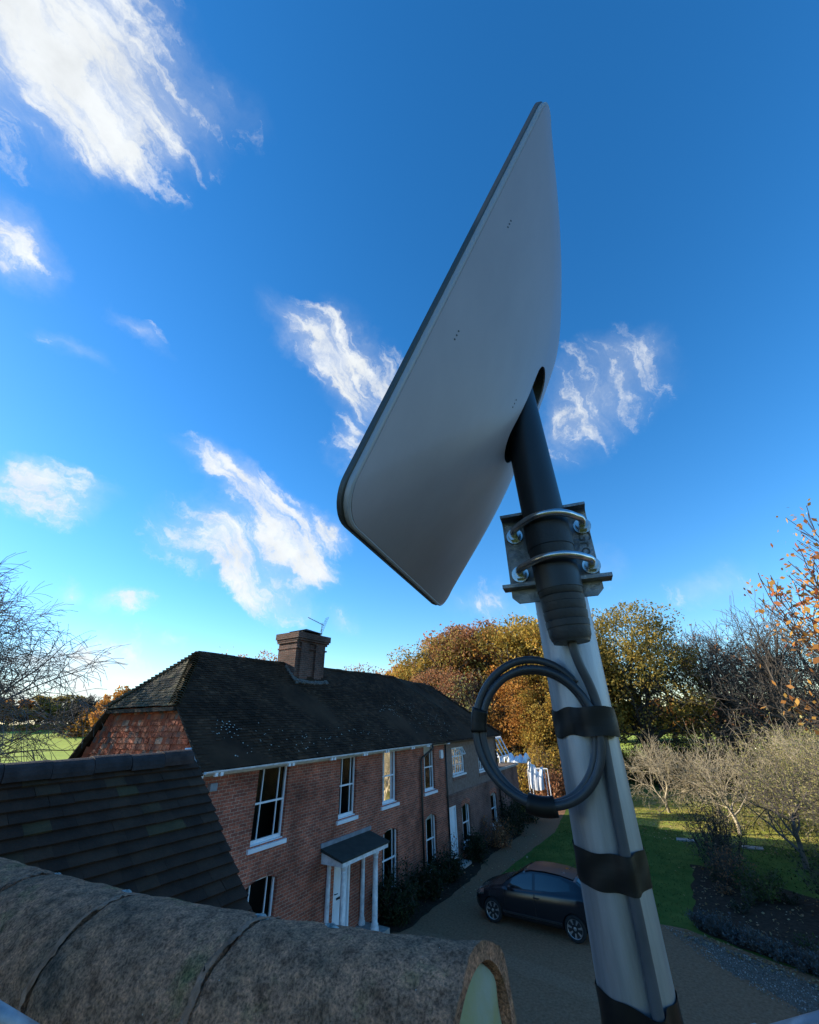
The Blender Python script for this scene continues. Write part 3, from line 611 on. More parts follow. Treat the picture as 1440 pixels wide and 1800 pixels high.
# fascia, gutter and paired brackets
MB().box(FX+.001, FX+.12, 7.31, 20.7, -1.20, -1.06).build('fascia', 'fascia', house)
MB().box(FX+.001, FX+.09, 20.7, 27.7, -1.20, -1.08).build('fascia', 'timber', house)
g_ = MB(); 
def gut(y0, y1, z):
    rg = []
    for y in (y0, y1): rg.append([(EX+.03+math.cos(q)*.055, y, z+math.sin(q)*.055) for q in np.linspace(math.pi, 2*math.pi, 8)]+[(EX+.03+math.cos(q)*.048, y, z+math.sin(q)*.048) for q in np.linspace(2*math.pi, math.pi, 8)])
    g_.rings(rg)
gut(7.25, 18.6, -1.06); tag(g_.build('gutter', 'old_white', house), 'pale half round gutter'); g_ = MB(); gut(18.6, 27.9, -1.08); tag(g_.build('gutter', 'black_paint', house), 'black gutter over the far end')
MB().box(FX+.12, EX-.02, 7.31, 27.7, -1.14, -1.10).build('soffit', 'fascia', house)
for y in [7.65, 10.05, 11.9, 13.65, 15.05, 17.0, 18.35, 20.4]:
    MB().box(FX+.36, FX+.44, y-.13, y-.05, -1.18, -1.09).build('gutter_bracket', 'white_paint', house); MB().box(FX+.36, FX+.44, y+.02, y+.10, -1.18, -1.09).build('gutter_bracket', 'white_paint', house)
MB().tube([(EX+.03,18.75,-1.1),(EX+.03,18.72,-1.28),(FX+.10,18.28,-1.60),(FX+.10,18.2,-1.75),(FX+.10,18.2,-3.8),(FX+.10,18.22,GZ)], .045, 10).build('downpipe', 'black_paint', house, True)
MB().tube([(FX+.06,20.72,-1.15),(FX+.06,20.72,-3.4),(FX+.06,20.73,GZ)], .035, 8).build('downpipe', 'black_paint', house, True)
MB().tube([(FX+.08,27.62,-1.15),(FX+.08,27.62,GZ)], .045, 8).build('downpipe', 'black_paint', house, True)
al = MB(); al.prism([(20.15,-1.72),(20.2,-1.78),(20.36,-1.78),(20.41,-1.72),(20.41,-1.48),(20.36,-1.42),(20.2,-1.42),(20.15,-1.48)], 'x', FX+.001, FX+.09); tag(al.build('alarm_box', 'white_paint', house), 'white alarm box under the eaves')
tag(MB().box(FX+.001,FX+.12,7.68,7.88,-1.52,-1.36).build('wall_lamp', 'lead', house), 'small grey floodlight box near the gable corner')
# chimney
ch = MB(); cx0, cx1, cy0, cy1 = -13.95, -12.92, 12.5, 14.25
ch.box(cx0, cx1, cy0, cy1, .9, 2.9)
for yy in (12.5+.42, 14.25-.47): ch.box(cx1, cx1+.11, yy-.22, yy+.22, .9, 2.895)
ch.box(cx0-.06, cx1+.06, cy0-.06, cy1+.06, 2.9, 2.98); ch.box(cx0-.08, cx1+.14, cy0-.08, cy1+.08, 2.98, 3.06); ch.box(cx0-.03, cx1+.08, cy0-.03, cy1+.03, 2.66, 2.72)
ch.box(cx0-.12, cx1+.19, cy0-.12, cy1+.12, 3.06, 3.30)
cho = tag(ch.build('chimney', 'chimney_brick', roof), 'broad ribbed brick chimney stack with corbelled head')
cp = MB(); cp.box(-13.75,-12.98,12.85,14.0,3.30,3.36); cp.add([(-13.8,12.8,3.44),(-12.92,12.8,3.44),(-12.92,14.05,3.44),(-13.8,14.05,3.44),(-13.36,13.42,3.62)], [(0,1,4),(1,2,4),(2,3,4),(3,0,4),(3,2,1,0)])
for (x, y) in ((-13.7,12.9),(-13.05,12.9),(-13.05,13.9),(-13.7,13.9)): cp.box(x-.06,x+.06,y-.06,y+.06,3.30,3.445)
cp.build('chimney_cap', 'verge', roof)
sk = MB()
for i in range(46):
    t_ = i/46; y = 12.35+t_*2.0; xx = cx1+.14+.10*math.sin(t_*3.1); z = EZ+(EX-xx)*math.tan(PT)
    sk.obox((xx+.04+rng.normal(0,.02), y, z+.03+rng.normal(0,.012)), U_, V_, Nn_, .035+rng.uniform(0,.02), .06+rng.uniform(0,.05), .022)
for i in range(26):
    t_ = i/26; x = cx0+.6+t_*.75; z = EZ+(EX-x)*math.tan(PT)
    if z < 2.3: sk.obox((x+rng.normal(0,.015), 12.44+rng.normal(0,.01), min(z,2.1)+.03), U_, V_, Nn_, .05+rng.uniform(0,.02), .035, .03)
tag(sk.build('mortar_skirt', 'skirt', roof), 'crumbling mortar skirt round the chimney foot')
# TV aerial on the chimney
ae = thing('tv_aerial', 'small metal television aerial standing on the chimney', 'aerial', (-12.95,13.95,3.30))
MB().tube([(0,0,-.1),(0,0,.62)], .014, 6).build('pole', 'black_paint', ae)
b = MB(); d_ = np.array((-.35,-.78,.30)); d_ /= np.linalg.norm(d_); p0 = np.array((0.02,.12,.52)); b.tube([p0, p0+d_*.85], .012, 5)
sd_ = np.cross(d_, (0,0,1)); sd_ /= np.linalg.norm(sd_)
for i in range(13): q = p0+d_*(.08+.06*i); L_ = .10-.002*i; b.tube([q-sd_*L_, q+sd_*L_], .007, 4)
b.build('boom', 'black_paint', ae)
b = MB(); u2 = np.cross(sd_, d_)
for s_ in (-1, 0, 1): b.tube([p0+sd_*.16*s_-u2*.38, p0+sd_*.16*s_+u2*.38], .006, 4)
for i in range(9): z_ = -.38+i*.095; b.tube([p0-sd_*.2+u2*z_, p0+sd_*.2+u2*z_], .006, 4)
b.build('reflector', 'black_paint', ae)

# ================================================================== NEAR TILED WING (dark roof, lower left)
Yw = 3.1; P_ = R(42.7); wx, wz = -1.47*Yw, -.104*Yw
wing = thing('tiled_wing', 'low wing with a dark slate-grey tiled roof in front of the farmhouse gable', 'outbuilding', (0,0,0))
wb = MB(); ex = wx+4.2; ez = wz-4.2*math.tan(P_)
wb.add([(wx,-6,wz-.06),(wx,Yw,wz-.06),(ex,Yw,ez-.06),(ex,-6,ez-.06),(2*wx-ex,-6,ez-.06),(2*wx-ex,Yw,ez-.06)], [(0,1,2,3),(0,4,5,1),(1,5,2),(0,3,4)])
wr = wb.build('roof', 'near_tile', wing)
vsn, fsn = tilefield((wx,0,wz-.03), (0,1,0), (math.cos(P_),0,-math.sin(P_)), (math.sin(P_),0,math.cos(P_)), inpoly([(-1.5,0),(Yw+.10,0),(Yw+.10,4.0),(-1.5,4.0)]), (-1.5,Yw), (0,4.0), sag=.006, jit=.3, gap=.0012, th=.017)
# courses overlap downwards: flip so that each upper course lies on the next one below
Vn = np.array(vsn).reshape(-1,8,3); vd = np.array((math.cos(P_),0,-math.sin(P_))); nd = np.array((math.sin(P_),0,math.cos(P_)))
for q in Vn:
    c = q.mean(0); dv = (q-c)@vd
    q -= np.outer(2*dv, vd)
    q[:,1] = np.minimum(q[:,1], Yw+.03+.004*math.sin(c[0]*40))
mbn = MB(); mbn.add(Vn.reshape(-1,3), fsn); tag(mbn.build('roof_tiles', 'near_tile', wr), 'dark blue grey tiles with a few mossy ones')
halfround((wx,-2.2,wz-.035), (wx,Yw-.06,wz-.035), .115, 17, jit=.004, flat=.95, seg=12).build('ridge_tiles', 'near_ridge', wr)
MB().box(2*wx-ex+.3, ex-.3, -5.9, Yw-.12, GZ-.1, ez+.15).build('wall', 'brick', wing)

# ================================================================== SATELLITE PANEL ANTENNA on its mast
DC = np.array([-.105237,.36835,.372594]); DU = np.array([-.222418,.97495,0]); DV = np.array([.415746,.094845,.904522]); DN = np.cross(DU, DV)
HW, HH, CR = .1575, .2655, .030
def rrect(hw, hh, cr, k=10, m=14):
    P = []
    for (cx, cy, a0) in ((hw-cr,hh-cr,0),(-hw+cr,hh-cr,90),(-hw+cr,-hh+cr,180),(hw-cr,-hh+cr,270)):
        for q in np.linspace(0, 90, k): P.append((cx+cr*math.cos(R(a0+q)), cy+cr*math.sin(R(a0+q))))
    out = []; n = len(P)
    for i in range(n):
        a, b = np.array(P[i]), np.array(P[(i+1) % n]); L_ = np.linalg.norm(b-a); s_ = max(1, int(L_/.012))
        for j in range(s_): out.append(a+(b-a)*j/s_)
    return out
def dpt(x, y, h): return DC+DU*x+DV*y+DN*h
def gauge(x, y):
    # size of the rounded rectangle (scaled outline) that passes through the point: 1 on the rim, 0 in the middle
    x, y = abs(x)+1e-9, abs(y)+1e-9; W_, H_ = HW-.0035, HH-.0035; lo, hi = 0., 1.3
    for _ in range(22):
        k = (lo+hi)/2; w_, h_, c_ = W_*k, H_*k, (CR+.03*(1-min(1, k)))*k
        dx, dy = max(x-(w_-c_), 0), max(y-(h_-c_), 0)
        if x <= w_ and y <= h_ and dx*dx+dy*dy <= c_*c_: hi = k
        else: lo = k
    return min(1, hi)
def bulge(x, y):
    s_, t_ = min(1, abs(x)/(HW-.0035)), min(1, abs(y)/(HH-.0035))
    return .0600*(.60*(1-gauge(x, y)**2.1)+.40*max(0, 1-s_**2.4)*max(0, 1-t_**2.4))
ant = thing('satellite_antenna', 'flat white rectangular satellite antenna seen from behind on a black mast tube', 'antenna', tuple(DC))
def loc_(mbx):  # world verts -> local to antenna empty
    mbx.v = [tuple(np.array(p)-DC) for p in mbx.v]; return mbx
ol = rrect(HW, HH, CR)
def ring(ins, h, o=None):
    sx, sy = (HW-ins)/HW, (HH-ins)/HH
    return [dpt(p[0]*sx, p[1]*sy, h) for p in ol]
m_ = MB(); m_.rings([ring(.0015,-.0015), ring(0,-.0007), ring(0,.0035), ring(.0012,.0045)]); loc_(m_).build('face_panel', 'rim_dark', ant, True, autos=30)
m_ = MB(); m_.rings([ring(.0014,.0036), ring(.0010,.0048), ring(.0010,.0088), ring(.0024,.0096), ring(.0050,.0088)], cap=False); loc_(m_).build('edge_band', 'shell_light', ant, True, autos=30)
# shell: closed solid, then a long slot is cut for the mast
KR = 34; outer = []; 
for i in range(KR):
    k = 1-(i/KR); k = 1-(1-k)**1.0
    rg = []
    for p in ol:
        x, y = p[0]*(HW-.0035)/HW*k, p[1]*(HH-.0035)/HH*k
        rg.append(dpt(x, y, .0096+bulge(x, y)))
    outer.append(rg)
def shell_mesh():
    n = len(ol); vs = [p for r_ in outer for p in r_]; fs = []
    for i in range(KR-1):
        for j in range(n): a, b_ = i*n+j, i*n+(j+1) % n; fs.append((a, b_, b_+n, a+n))
    c = len(vs); vs.append(dpt(0,0,.0096+bulge(0,0)))
    for j in range(n): fs.append(((KR-1)*n+j, (KR-1)*n+(j+1) % n, c))
    # inner skin
    m0 = len(vs); inn = [p-DN*.004 for p in vs]; vs += inn; k = len(fs)
    fs += [tuple(m0+q for q in f[::-1]) for f in fs[:k]]
    for j in range(n): fs.append((j, j+m0, (j+1) % n+m0, (j+1) % n))
    return vs, fs
sv, sf = shell_mesh(); mm = MB(); mm.add(sv, sf); shell = loc_(mm).build('rear_shell', 'shell', ant, True)
ct = MB(); pr = []; SR = .0245; sa, sb = -.083, -.008
pr = [(SR*math.cos(q), sb+SR*math.sin(q)) for q in np.linspace(0, math.pi, 20)]+[(SR*math.cos(q), sa+SR*math.sin(q)) for q in np.linspace(math.pi, 2*math.pi, 20)]
ct.rings([[dpt(x, y, .02) for x, y in pr], [dpt(x, y, .16) for x, y in pr]]); cut = loc_(ct).build('cutter', None, None)
cut.location = tuple(DC)
bpy.context.view_layer.update()
bo = shell.modifiers.new('b', 'BOOLEAN'); bo.operation = 'DIFFERENCE'; bo.object = cut; bo.solver = 'EXACT'
bpy.context.view_layer.update(); dg = bpy.context.evaluated_depsgraph_get(); nm = bpy.data.meshes.new_from_object(shell.evaluated_get(dg))
if len(nm.polygons) > 500:
    shell.modifiers.clear(); shell.data = nm; nm.name = 'rear_shell'
bpy.data.objects.remove(cut)
if not shell.data.materials: shell.data.materials.append(MATS['shell'])
for k in range(len(shell.data.materials)): shell.data.materials[k] = MATS['shell']
shell.data.polygons.foreach_set('use_smooth', [True]*len(shell.data.polygons))
try: shell.data.set_sharp_from_angle(angle=R(35))
except Exception: pass
# slot wall (moulded lip down into the housing)
lw = MB(); k = len(pr); 
lw.rings([[dpt(x*1.0, sa+(y-sa), .0096+bulge(x, y)-.0015) for x, y in pr], [dpt(x*.97, y, .022) for x, y in pr]], cap=False); loc_(lw).build('slot_wall', 'rim_dark', ant, True)
kb = MB(); kb.tube([dpt(-.022,-.022,.036), dpt(.022,-.022,.036)], .022, 20); kb.obox(dpt(0,-.05,.03), DU, DV, DN, .012, .03, .012); loc_(kb).build('pivot', 'knuckle', ant, True, autos=35)
for (sx, sy) in ((-.87,.27),(-.87,-.28),(-.30,-.26)):
    hb = MB()
    for j in (-1, 0, 1):
        x, y = sx*HW, sy*HH+j*.0047
        c_ = dpt(x, y, .0096+bulge(x, y)); e_ = 1e-3
        tx = dpt(x+e_, y, .0096+bulge(x+e_, y))-c_; ty = dpt(x, y+e_, .0096+bulge(x, y+e_))-c_; nn = np.cross(tx, ty); nn /= np.linalg.norm(nn); tx /= np.linalg.norm(tx); ty = np.cross(nn, tx)
        hb.rings([[c_+nn*.0002+(tx*math.cos(q)+ty*math.sin(q))*.0009 for q in np.linspace(0, 2*math.pi, 10, endpoint=False)], [c_-nn*.002+(tx*math.cos(q)+ty*math.sin(q))*.0009 for q in np.linspace(0, 2*math.pi, 10, endpoint=False)]])
    loc_(hb).build('drain_holes', 'rim_dark', ant)
# black mast tube of the antenna
AZM = R(100.1)
E1 = np.array([math.sin(AZM), -math.cos(AZM), 0]); E3 = np.array([-math.cos(AZM), -math.sin(AZM), 0]); E2 = np.array([0,0,1.])   # right, towards viewer, up
TB = np.array([math.cos(AZM), math.sin(AZM), 0])*.385
SM = np.array([math.cos(AZM), math.sin(AZM), 0])*.430
tilt = np.array([-.035, 0, 0])
def tb(z): return TB+E2*z-E1*(.030*(z-.06)-.0022)
def aslocal(mbx, o): mbx.v = [tuple(np.array(p)-o) for p in mbx.v]; return mbx
t_ = MB(); t_.tube([tb(.10), tb(.20), tb(.30), tb(.385)], .0200, 40); loc_(t_).build('mast_tube', 'tube_black', ant, True, autos=40)
prof = [(.0560,.0120),(.0565,.0158),(.060,.0172),(.066,.0176),(.0665,.0170)]
rr = .0180
z = .067
while z < .122:
    prof += [(z, rr), (z+.0052, rr+.0005), (z+.0058, rr-.0005)]; z += .0064+random.uniform(-.0012,.0016); rr += .00022
prof += [(z+.003, rr), (.140,.0206), (.1405,.0212), (.168,.0212), (.169,.0202)]
t_ = MB(); t_.tube([tb(q[0]) for q in prof], [q[1] for q in prof], 48)
loc_(t_).build('grip_sleeve', 'rubber', ant, True, autos=30)
t_ = MB(); t_.tube([tb(.0545), tb(.0668)], [.0150,.0178], 40); loc_(t_).build('end_cap', 'tube_black', ant, True, autos=30)

# galvanised pole
pole = thing('steel_pole', 'galvanised steel pole with bands of black tape', 'pole', (float(SM[0]), float(SM[1]), -1.6))
o_ = np.array([SM[0], SM[1], -1.6])
t_ = MB(); R0 = .025; kk = 56
zs_ = [-1.6, -.4, -.2, -.1, 0, .1, .168]; ringsP = []
for z in zs_: ringsP.append([SM+E2*z+(E1*math.cos(q)+E3*math.sin(q))*R0 for q in np.linspace(0, 2*math.pi, kk, endpoint=False)])
for z in reversed(zs_): ringsP.append([SM+E2*z+(E1*math.cos(q)+E3*math.sin(q))*(R0-.003) for q in np.linspace(0, 2*math.pi, kk, endpoint=False)])
t_.rings(ringsP, cap=False); aslocal(t_, o_).build('shaft', 'galv', pole, True, autos=40)
def tapeband(z0, z1, extra=(), seed=0, wob=.0008):
    # wraps round the pole and over whatever lies on it: radius is pushed out around listed (angle, bump, width)
    rg = []; r_ = random.Random(seed)
    for z in np.linspace(z0, z1, 9):
        row = []
        for q in np.linspace(0, 2*math.pi, 96, endpoint=False):
            rad = R0+.0009+.0003*math.sin(q*5+z*300)
            for (a, h, w_) in extra: rad += h*math.exp(-((q-a)/w_)**2)
            zz_ = z+(wob*math.sin(q*3+seed)+wob*.7*math.sin(q*7+seed*2)) if z in (z0, z1) else z
            row.append(SM+E2*zz_+(E1*math.cos(q)+E3*math.sin(q))*rad)
        rg.append(row)
    m = MB(); m.rings(rg, cap=False); return aslocal(m, o_).build('tape_band', 'tape', pole, True)
tapeband(-.0165, .0045, ((1.05,.0150,.42),(1.5,.0085,.30)), 3, .0012)
tapeband(-.1135, -.0915, ((1.21,.0092,.22),), 5, .0005)
tapeband(-.228, -.170, ((1.21,.0092,.22),), 7, .001)
tapeband(-.32, -.29, ((1.21,.0092,.22),), 8, .001)
# clamp bracket with two U bolts
BR = SM-np.array([math.cos(AZM), math.sin(AZM), 0])*.0255   # plane between pole and tube
br = thing('mast_clamp', 'galvanised clamp plate with two U bolts joining black tube to steel pole', 'bracket', tuple(BR+E2*.14))
ob = BR+E2*.14
def B(x, y, z): return BR+E1*x+E3*y+E2*z
p_ = MB(); zc0, zc1 = .097, .178; hwp = .041
def plate(x0, x1, y=.0, th=.0028):
    cr = .006; q = []
    P = [(x0+cr if x0 < -.03 else x0, zc0), (x1-cr if x1 > .03 else x1, zc0), (x1, zc0+cr if x1 > .03 else zc0), (x1, zc1), (x0, zc1), (x0, zc0+cr if x0 < -.03 else zc0)]
    n = len(P); p_.add([B(a, y-th/2, b) for a, b in P]+[B(a, y+th/2, b) for a, b in P], [tuple(range(n)), tuple(range(n, 2*n))[::-1]]+[(i, i+n, (i+1) % n+n, (i+1) % n) for i in range(n)])
plate(-hwp-.003, hwp-.002)
# rolled top edge bending towards the viewer
for (x0, x1) in ((-hwp-.003, -.020), (.018, hwp-.002)):
    rg = []
    for q in np.linspace(0, R(75), 7): rg.append([B(x0, .006*(1-math.cos(q))+(.0014 if e else -.0014), zc1+.0065*math.sin(q)) for e in (0,)]+[B(x1, .006*(1-math.cos(q))-.0014, zc1+.0065*math.sin(q))]+[B(x1, .006*(1-math.cos(q))+.0014, zc1+.0065*math.sin(q)-.001), B(x0, .006*(1-math.cos(q))+.0014, zc1+.0065*math.sin(q)-.001)])
    p_.rings(rg)
    p_.obox(B((x0+x1)/2, .0105, zc1+.0068), E1, E3, E2, (x1-x0)/2, .0055, .0014)
aslocal(p_, ob).build('plate', 'plate', br)
p_ = MB()   # lower toothed saddle sticking out as ears
for s_ in (-1, 1):
    p_.obox(B(s_*.0335-.0015, .006, .1115), E1, E3, E2, .0155, .0085, .0017)
p_.obox(B(-.0015, .003, .1115), E1, E3, E2, .022, .004, .0016)
aslocal(p_, ob).build('saddle', 'plate', br)
def ubolt(z, rad=.0215):
    P = []; yc = .026; w_ = .033
    P += [B(-w_,-.012,z), B(-w_,.010,z), B(-w_+.001,.019,z), B(-w_+.006,.0265,z), B(-.019,.0355,z), B(-.011,.0435,z), B(-.004,.0468,z), B(.004,.0475,z), B(.012,.0455,z), B(.021,.0385,z), B(w_-.006,.030,z), B(w_-.001,.0235,z), B(w_,.014,z), B(w_,-.012,z)]
    # smooth
    for _ in range(2):
        Q = [P[0]]
        for a, b_ in zip(P[:-1], P[1:]): Q += [a*.75+b_*.25, a*.25+b_*.75]
        P = Q+[P[-1]]
    m = MB(); m.tube(P, .0036, 14); o = aslocal(m, ob).build('u_bolt', 'zinc', br, True)
    for s_ in (-1, 1):
        nb = MB(); c_ = B(s_*w_, .0, z); nb.rings([[c_+E3*e+(E1*math.cos(q)+E2*math.sin(q))*.0065 for q in np.linspace(0, 2*math.pi, 6, endpoint=False)] for e in (.0045,.010)])
        nb.rings([[c_+E3*e+(E1*math.cos(q)+E2*math.sin(q))*.0082 for q in np.linspace(0, 2*math.pi, 18, endpoint=False)] for e in (.0016,.0044)])
        nb.rings([[c_+E3*e+(E1*math.cos(q)+E2*math.sin(q))*.0065 for q in np.linspace(0, 2*math.pi, 6, endpoint=False)] for e in (-.010,-.0045)])
        aslocal(nb, ob).build('nut', 'zinc', o)
ubolt(.166); ubolt(.125)
tx = bpy.data.curves.new('t', 'FONT'); tx.body = 'Groth'; tx.size = .0155; tx.extrude = .0004; tx.align_x = 'CENTER'; tx.align_y = 'CENTER'
to = bpy.data.objects.new('t', tx); COL.objects.link(to); bpy.context.view_layer.update()
tme = bpy.data.meshes.new_from_object(to.evaluated_get(bpy.context.evaluated_depsgraph_get())); bpy.data.objects.remove(to)
tv = np.array([v.co[:] for v in tme.vertices]); c_ = B(.0325, .0017, .1425)-ob; rotd = -E2*1.0; updr = E1
for i, v in enumerate(tv): tme.vertices[i].co = Vector(tuple(c_+rotd*v[0]+updr*v[1]+E3*v[2]))
fin(tme, 'embossed_lettering', 'rim_dark', br)
# cable: out of the tube, under the tape, down the pole; slack coiled beside it
CQ = np.array([-.1085,.3850,-.0119]); CN = E3
cb = thing('cable', 'thick black cable taped to the pole', 'cable', tuple(CQ))
def wpt(x, y, z): return SM+E1*x+E3*y+E2*z    # in the pole's frame
def smooth(P, k=3):
    P = [np.array(p) for p in P]
    for _ in range(k):
        Q = [P[0]]
        for a, b_ in zip(P[:-1], P[1:]): Q += [a*.75+b_*.25, a*.25+b_*.75]
        P = Q+[P[-1]]
    return P
rc = .0038
P = smooth([tb(.075), tb(.055), wpt(.004,.043,.040), wpt(.010,.036,.022), wpt(.0125,.0320,.008), wpt(.0125,.0305,-.005), wpt(.0118,.0295,-.02), wpt(.0110,.0282,-.05), wpt(.0105,.0276,-.09), wpt(.0105,.0276,-.2), wpt(.0105,.0276,-.6)])
m = MB(); m.tube(P, rc, 16); aslocal(m, CQ).build('lead', 'cable_dull', cb, True)
# coil
coil = thing('cable_coil', 'two loose turns of thick black cable hanging beside the pole', 'cable', tuple(CQ))
P = []; e1, e2 = E1, E2; xr = .0445
nT = 2.28
for i in range(170):
    f = i/169; a = R(38)+f*2*math.pi*nT
    g_b = .5-.5*math.cos(min(1, max(0, (f*nT-.75)/.5))*math.pi); rx = .0492*(1-g_b)+.0458*g_b; ry = .0535*(1-g_b)+.0488*g_b; w3 = max(0, f*nT-2)
    x, y = math.cos(a)*(rx+.002*w3)+.0012*math.sin(f*23), math.sin(a)*(ry+.003*w3)-.0035*g_b+.0008*math.sin(f*31)
    off = -.002+.003*math.sin(f*5.2)+f*.004
    # pull the right side in over the pole
    P.append(CQ+e1*x+e2*(y+.002)+E3*(off+.002))
m = MB(); m.tube(P, rc*.86, 14); aslocal(m, CQ).build('turns', 'cable', coil, True)
def wrap(ang, half, r_in=.0440, r_out=.0590):
    m = MB(); rg = []
    for a in np.linspace(R(ang-half), R(ang+half), 9):
        c = CQ+e1*math.cos(a)*.0476+e2*(math.sin(a)*.0525+.0005)+E3*.002; er = e1*math.cos(a)+e2*math.sin(a)
        rg.append([c+er*math.cos(q)*.0072+E3*math.sin(q)*.0064*(1+.03*math.sin(a*60)) for q in np.linspace(0, 2*math.pi, 20, endpoint=False)])
    m.rings(rg); return aslocal(m, CQ).build('tape_wrap', 'tape', coil, True)
wrap(266, 13); wrap(171, 10)

# ================================================================== FOREGROUND: the roof ridge we look over
own = thing('near_building', 'roof ridge of weathered clay half round tiles in the foreground', 'building', (0,0,-.5))
oo = np.array((0,0,-.5))
ST = [(-2.10,.735,.0),(-1.62,.750,.0),(-1.235,.780,.0),(-.845,.840,.0),(-.415,.972,-.014)]   # x, silhouette y at z -.372
RR = .150
def rcen(i): x, y, dz_ = ST[i]; return np.array((x, y-.407*RR, -.372-.914*RR+dz_))
for i in range(len(ST)-1):
    a, b_ = rcen(i), rcen(i+1); d = b_-a; L_ = np.linalg.norm(d); t = d/L_; s = np.array((0,-1.,0)); h = np.array((0,0,1.))   # s points to viewer side (-Y)
    rg = []; nx = 46; na = 64
    last = i == len(ST)-2
    for j in range(nx+1):
        f = j/nx; k = .004+f*(L_-.008)
        if last: k = .004+f*(L_-.004)
        row = []; edge = min(f, 1-f if not last else 1)*nx
        er = -.007*math.exp(-edge/1.4)
        if last: er += .008*math.exp(-((1-f)*nx)/5)
        for q in np.linspace(-.12, math.pi+.12, na):
            nzv = .0010*math.sin(q*7+k*31+i*5)+.0008*math.sin(q*13+k*57+i)+.0007*math.sin(q*29-k*83)+rng.normal(0,.0004)
            rad = RR+er+nzv
            row.append(a+t*(k+.003*math.sin(q*5+i))+s*math.cos(q)*rad*.98+h*math.sin(q)*rad-oo)
        inn = [a+t*(k)+s*math.cos(q)*(RR-.017)*.98+h*math.sin(q)*(RR-.017)-oo for q in np.linspace(math.pi+.12, -.12, na)]
        rg.append(row+inn)
    m = MB(); m.rings(rg); m.build('ridge_tile', 'ridge_clay', own, True, autos=50)
    if i:  # mortar joint
        rg = []
        for k in (-.007, -.003, .0, .003, .006):
            rg.append([a+t*(k+.004*math.sin(q*9+i)+rng.normal(0,.0015))+s*math.cos(q)*(RR+.0004+rng.normal(0,.0015)-abs(k)*.20)*.98+h*math.sin(q)*(RR+.0004+rng.normal(0,.0015)-abs(k)*.20)-oo for q in np.linspace(-.05, math.pi+.05, 60)])
        m = MB(); m.rings(rg, close=False, cap=False); m.build('mortar_joint', 'mortar_joint', own, True)
    # bird lime at the crown of joints
for (x, y, sx) in ((-.862,.832,.030),(-1.27,.772,.028),(-1.58,.752,.02),(-.70,.868,.024)):
    m = MB(); c = np.array((x, y-.020, -.366)); rg = []
    for k in range(6):
        f = k/5; rr_ = sx*math.cos(f*1.45)*.8; rg.append([c-oo+np.array((math.cos(q)*rr_*(1+.25*math.sin(3*q+k)), math.sin(q)*rr_*.55*(1+.2*math.cos(4*q)), .008*math.sin(f*1.5)-.004+rng.normal(0,.0006))) for q in np.linspace(0, 2*math.pi, 22, endpoint=False)])
    m.rings(rg); m.build('bird_dropping', 'bird_lime', own, True)
# lime and mortar bedding in the open end
i = len(ST)-1; a = rcen(i)-oo
t = np.array(rcen(i)-rcen(i-1)); t /= np.linalg.norm(t); s = np.array((0,-1.,0)); h = np.array((0,0,1.))
rg = []
for (k, sc2) in ((-.10,.985),(-.022,.985),(-.014,.95),(-.010,.80),(-.006,.4),(-.004,.02)):
    rg.append([a+t*(k+.004*math.sin(q*6)*sc2)+s*math.cos(q)*(RR-.018)*sc2*.98+h*((math.sin(q)*(RR-.018) if math.sin(q) > 0 else math.sin(q)*.03)*sc2-.0) for q in np.linspace(0, 2*math.pi, 40, endpoint=False)])
m = MB(); m.rings(rg); tag(m.build('end_bedding', 'ridge_bed', own, True), 'greenish smooth mortar filling the open end')
# tiled slopes under the ridge, on both sides
for sgn in (-1, 1):
    m = MB(); P = []
    A_, B_ = rcen(0)-oo, rcen(len(ST)-1)-oo; dn = np.array((0, sgn*.74, -.673))
    q0 = A_+np.array((-4.0, sgn*.10, -.028)); q1 = B_+np.array((-.03, sgn*.10, -.028)); L_ = 5.0 if sgn > 0 else 3.4
    if sgn > 0: continue
    m.add([q0, q1, q1+dn*L_, q0+dn*L_], [(0,1,2,3)]); m.build('roof_slope', 'near_tile', own)
    U2 = (q1-q0)/np.linalg.norm(q1-q0); Nn2 = np.cross(U2, -dn); Nn2 /= np.linalg.norm(Nn2); Nn2 = Nn2 if Nn2[2] > 0 else -Nn2
    vs_, fs_ = tilefield(q0+dn*2.0+Nn2*.004, U2, -dn, Nn2, lambda a, b: True, (0, np.linalg.norm(q1-q0)-.17), (0, 2.0), sag=.004)
    m = MB(); m.add(vs_, fs_); m.build('roof_tiles', 'near_tile', own)
# far slope and gable wall, reaching the ground
B_ = rcen(len(ST)-1)-oo; A_ = rcen(0)-oo
m = MB(); m.add([A_+(0,.09,-.05), B_+(-.03,.09,-.05), B_+(-.03,2.3,-2.06), A_+(0,2.3,-2.06)], [(0,1,2,3)]); m.build('roof_slope', 'near_tile', own)
m = MB(); xg = B_[0]-.09; m.prism([(B_[1]-3.0, -5.55),(B_[1]+2.1,-5.55),(B_[1]+2.1,-1.98),(B_[1],-.08),(B_[1]-3.0,-2.6)], 'x', -6.2, xg); m.build('wall', 'brick', own)
# unseen brick block added left of the view to shade pole and ridge
st = thing('added_shade_stack', 'unseen brick stack added left of the pole to cast shade', 'chimney', (-3.2,-.25,-2.2))
MB().box(-.4,.4,-.5,.47,0,3.45).build('stack', 'chimney_brick', st); MB().box(-.44,.44,-.54,.51,3.45,3.65).build('crown', 'chimney_brick', st); MB().box(-.38,.38,.47,.85,0,2.75).build('shade_shoulder', 'chimney_brick', st)
